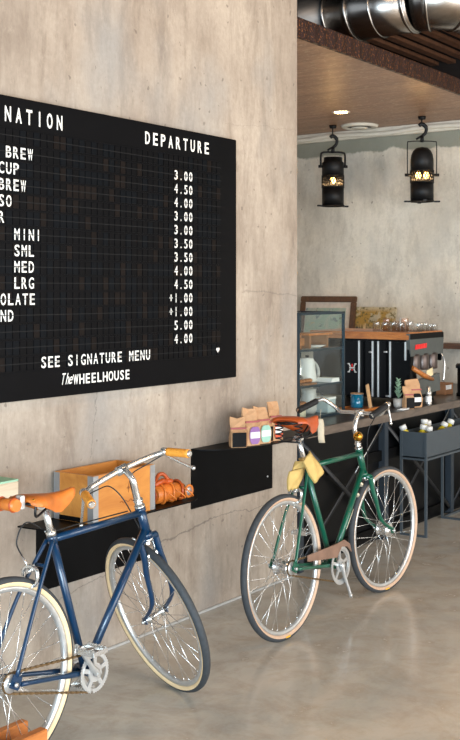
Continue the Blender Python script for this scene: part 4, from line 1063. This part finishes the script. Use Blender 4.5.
# ------------------------------------------------------------------ things on the counter front
t = thing('wooden_tray', 'thin wooden serving tray under the teal mug on counter', 'tray', (-.23, 6.60, ZC))
MB().box((0, 0, .005), (.20, .34, .010), bev=.003).build('board', M_TOPWOOD, t)
for x in (-.094, .094): MB().box((x, 0, .013), (.012, .34, .008), bev=.002).build('lip', M_TOPWOOD, t)
t = thing('teal_mug', 'teal enamel mug with pale rim on the wooden tray', 'mug', (-.26, 6.66, ZC+.010))
MB().lathe([(0, 0), (.040, 0), (.044, .006), (.044, .095), (.040, .095), (.039, .01), (0, .008)], seg=26).build('body', M_TEAL, t)
MB().tube([(.042*math.cos(a), .042*math.sin(a), .096) for a in (2*PI*k/26 for k in range(26))], .0035, 6, True).build('rim', M_KRAFT, t)
MB().tube(smooth_path([(-.02, .038, .078), (-.04, .066, .07), (-.04, .066, .035), (-.02, .038, .022)], 5), .006, 8).build('handle', M_TEAL, t)
o = MB().box((0, 0, .082), (.010, .050, .164), Matrix.Rotation(.10, 3, 'X'), .001).build('kraft_card', M_KRAFTD); o.location = (-.155, 6.655, ZC+.012); o.rotation_euler = (0, -.12, .2)
tag(o, 'upright narrow kraft card beside the teal mug', 'card')
t = thing('potted_succulent', 'small grey-green succulent in white pot on the counter', 'plant', (-.06, 6.885, ZC))
MB().lathe([(0, 0), (.026, 0), (.034, .02), (.036, .065), (.032, .065), (.03, .05), (0, .05)], seg=22).build('pot', M_GCER, t)
mb = MB(); rr = random.Random(2)
for k in range(26):
    z = .07+.13*k/26; a = k*2.4; tilt = .5+.3*rr.random(); L = .040*(1-.45*k/26)
    d = Vector((math.cos(a)*math.cos(tilt), math.sin(a)*math.cos(tilt), math.sin(tilt)))
    mb.tube([Vector((0, 0, z)), Vector((0, 0, z))+d*L*.5, Vector((0, 0, z))+d*L], [.004, .009, .002], 7, flat=(1, .55))
mb.tube([(0, 0, .04), (.004, 0, .12), (0, .004, .20)], .005, 7); mb.build('foliage', M_SUCC, t)
GC = 'coffee bags on the counter'
coffee_bag('small kraft coffee bag with dark window beside succulent on counter', (.02, 6.875, ZC), -.55, .070, .055, .152, 'window', GC)
t = coffee_bag('large kraft coffee bag with white label on counter', (.0, 6.995, ZC), -.5, .115, .07, .19, M_BEANWIN, GC)
t = thing('white_flyers', 'flat white flyers lying before the counter coffee bags', 'paper', (.02, 6.80, ZC))
for k in range(3): MB().box((.004*k, .006*k, .002+.0035*k), (.045, .09, .003), Matrix.Rotation(.1*k, 3, 'Z')).build('sheet', M_WHITE, t)
t = thing('steel_shaker', 'slim steel shaker at the counter edge below steam wand', 'shaker', (.02, 7.20, ZC))
MB().lathe([(0, 0), (.022, 0), (.023, .006), (.021, .075), (.023, .08), (.023, .088), (.016, .098), (.015, .125), (.008, .132), (0, .133)], seg=18).build('body', M_CHROME, t)
MB().lathe([(.0225, .02), (.0228, .022), (.022, .06), (.0215, .062)], seg=18).build('label', M_WHITE, t)
t = thing('cardboard_box', 'small brown cardboard box with white label on the counter', 'box', (-.26, 8.03, ZC))
MB().box((0, 0, .038), (.13, .15, .076), bev=.002).build('carton', M_CARD, t)
MB().box((.0655, -.01, .056), (.002, .10, .034)).build('white_label', M_WHITE, t)
MB().box((0, 0, .081), (.135, .155, .010), bev=.002).build('lid', M_CARD, t)
t = thing('coffee_grinder', 'tall dark cylinder grinder at right edge of counter', 'grinder', (-.05, 7.96, ZC))
MB().lathe([(0, 0), (.05, 0), (.05, .02), (.042, .03), (.042, .215), (0, .215)], seg=24).build('body', M_BLACK, t)
MB().lathe([(0, .215), (.055, .215), (.056, .235), (.046, .25), (0, .25)], seg=24).build('lid', M_BRACE, t)

# ------------------------------------------------------------------ pendant lamps
def pendant(label, loc, rz, wide, dome):
    # loc = bottom centre of the lamp body; hangs from the soffit at 3.15
    t = thing('pendant_lamp', label, 'pendant lamp', loc, rz, 'black pendant spotlights')
    r = .098; H = .43 if not dome else .46
    n = 36; zb, zt2 = .155 if dome else .16, .255 if dome else .265
    mb = MB(); mb.lathe([(r-.004, 0), (r, 0), (r, zb), (r-.004, zb), (r-.004, 0)], seg=n, cap=False); mb.build('lower_housing', M_LAMP, t)
    mb = MB()
    if dome: mb.lathe([(r-.004, zt2), (r, zt2), (r, H-.11), (r*.93, H-.07), (r*.78, H-.035), (r*.5, H-.01), (0, H)], seg=n, cap=False)
    else: mb.lathe([(r-.004, zt2), (r, zt2), (r, H-.05), (r*.93, H-.04), (r*.86, H-.038), (r*.84, H), (0, H)], seg=n, cap=False)
    mb.build('housing', M_LAMP, t)
    mb = MB(); m = 26                                # diamond lattice band
    for k in range(m):
        for sg in (1, -1):
            pts = [(r*math.cos(2*PI*(k+sg*j/2*1.0)/m), r*math.sin(2*PI*(k+sg*j/2)/m), zb+(zt2-zb)*j/4) for j in range(5)]
            mb.tube(pts, .0042, 5)
    for z in (zb, zt2): mb.tube([((r+.001)*math.cos(2*PI*k/n), (r+.001)*math.sin(2*PI*k/n), z) for k in range(n)], .005, 6, True)
    mb.build('lattice', M_LAMP, t)
    MB().lathe([(r-.004, .0), (r-.002, -.008), (r+.010, -.010), (r+.012, -.006), (r, .004), (r-.004, .0)], seg=n, cap=False).build('rim', M_LAMP, t)
    mb = MB()
    for a in ((.3, .3+PI) if not dome else (0, PI/2, PI, 3*PI/2)): mb.box(((r+.03)*math.cos(a), (r+.03)*math.sin(a), -.006), (.05, .03, .014), Matrix.Rotation(a, 3, 'Z'), .002)
    mb.build('rim_lugs', M_LAMP, t)
    mb = MB(); arc = [(PI*(-.02+1.04*k/20)) for k in range(21)]
    mb.grid([[((r-.008)*math.cos(a), (r-.008)*math.sin(a), z) for a in arc] for z in (zb-.02, zt2+.02)], (0, -.003, 0)); mb.build('added_back_shield', M_LAMP, t)  # added half sleeve, blocks the bright wall so the lattice looks dark inside
    xs = (.0,) if not dome else (-.034, .034)
    for x in xs:
        b = MB().ball((x, -.01, (zb+zt2)/2+.012), .024, (1, 1, 1.15), 14).build('bulb', M_BULB, t)
    ld = bpy.data.lights.new('lamp_glow', 'POINT'); ld.energy = 6; ld.color = (1, .62, .28); ld.shadow_soft_size = .03
    lo = bpy.data.objects.new('lamp_glow', ld); COL.objects.link(lo); lo.parent = t; lo.location = (0, -.01, (zb+zt2)/2-.03)
    w = r+.012 if not dome else r+.026; zp = H-.08 if not dome else .22; zy = H+.045
    yk = MB().tube(smooth_path([(-w, 0, zp), (-w, 0, zy-.03), (-w+.02, 0, zy), (0, 0, zy+.004), (w-.02, 0, zy), (w, 0, zy-.03), (w, 0, zp)], 5), .009 if not dome else .0045, 8); yk.build('yoke', M_LAMP, t)
    for s_ in (1, -1): MB().tube([(s_*(r-.002), 0, zp), (s_*(w+.022), 0, zp)], .013, 10).build('pivot_knob', M_LAMP, t)
    z = zy
    hk = MB().tube([(0, 0, z-.005), (0, 0, z+.05)], .016, 10)
    hk.tube(smooth_path([(0, 0, z+.045), (.03, 0, z+.075), (.035, 0, z+.12), (.0, 0, z+.15), (-.025, 0, z+.135)], 6), [.014]*12+[.017]*12+[.012], 10)
    hk.tube([(0, 0, z+.05), (-.05, 0, z+.02)], .009, 8); hk.build('hook_clamp', M_LAMP, t)
    top = 3.15-loc[2]
    MB().tube([(-.004, 0, z+.15), (0, 0, top-.004)], .006, 8).build('rod', M_LAMP, t)
    MB().lathe([(0, top-.03), (.03, top-.026), (.035, top-.001), (0, top-.001)], seg=16).build('ceiling_cup', M_LAMP, t)
    return t
pendant('left black pendant spotlight, flat topped, one bulb glowing through lattice', (-1.575, 8.60, 2.43), YAW+.1, 0, False)
pendant('right black pendant spotlight, dome topped, two bulbs glowing through lattice', (-.70, 8.60, 2.43), YAW, 0, True)
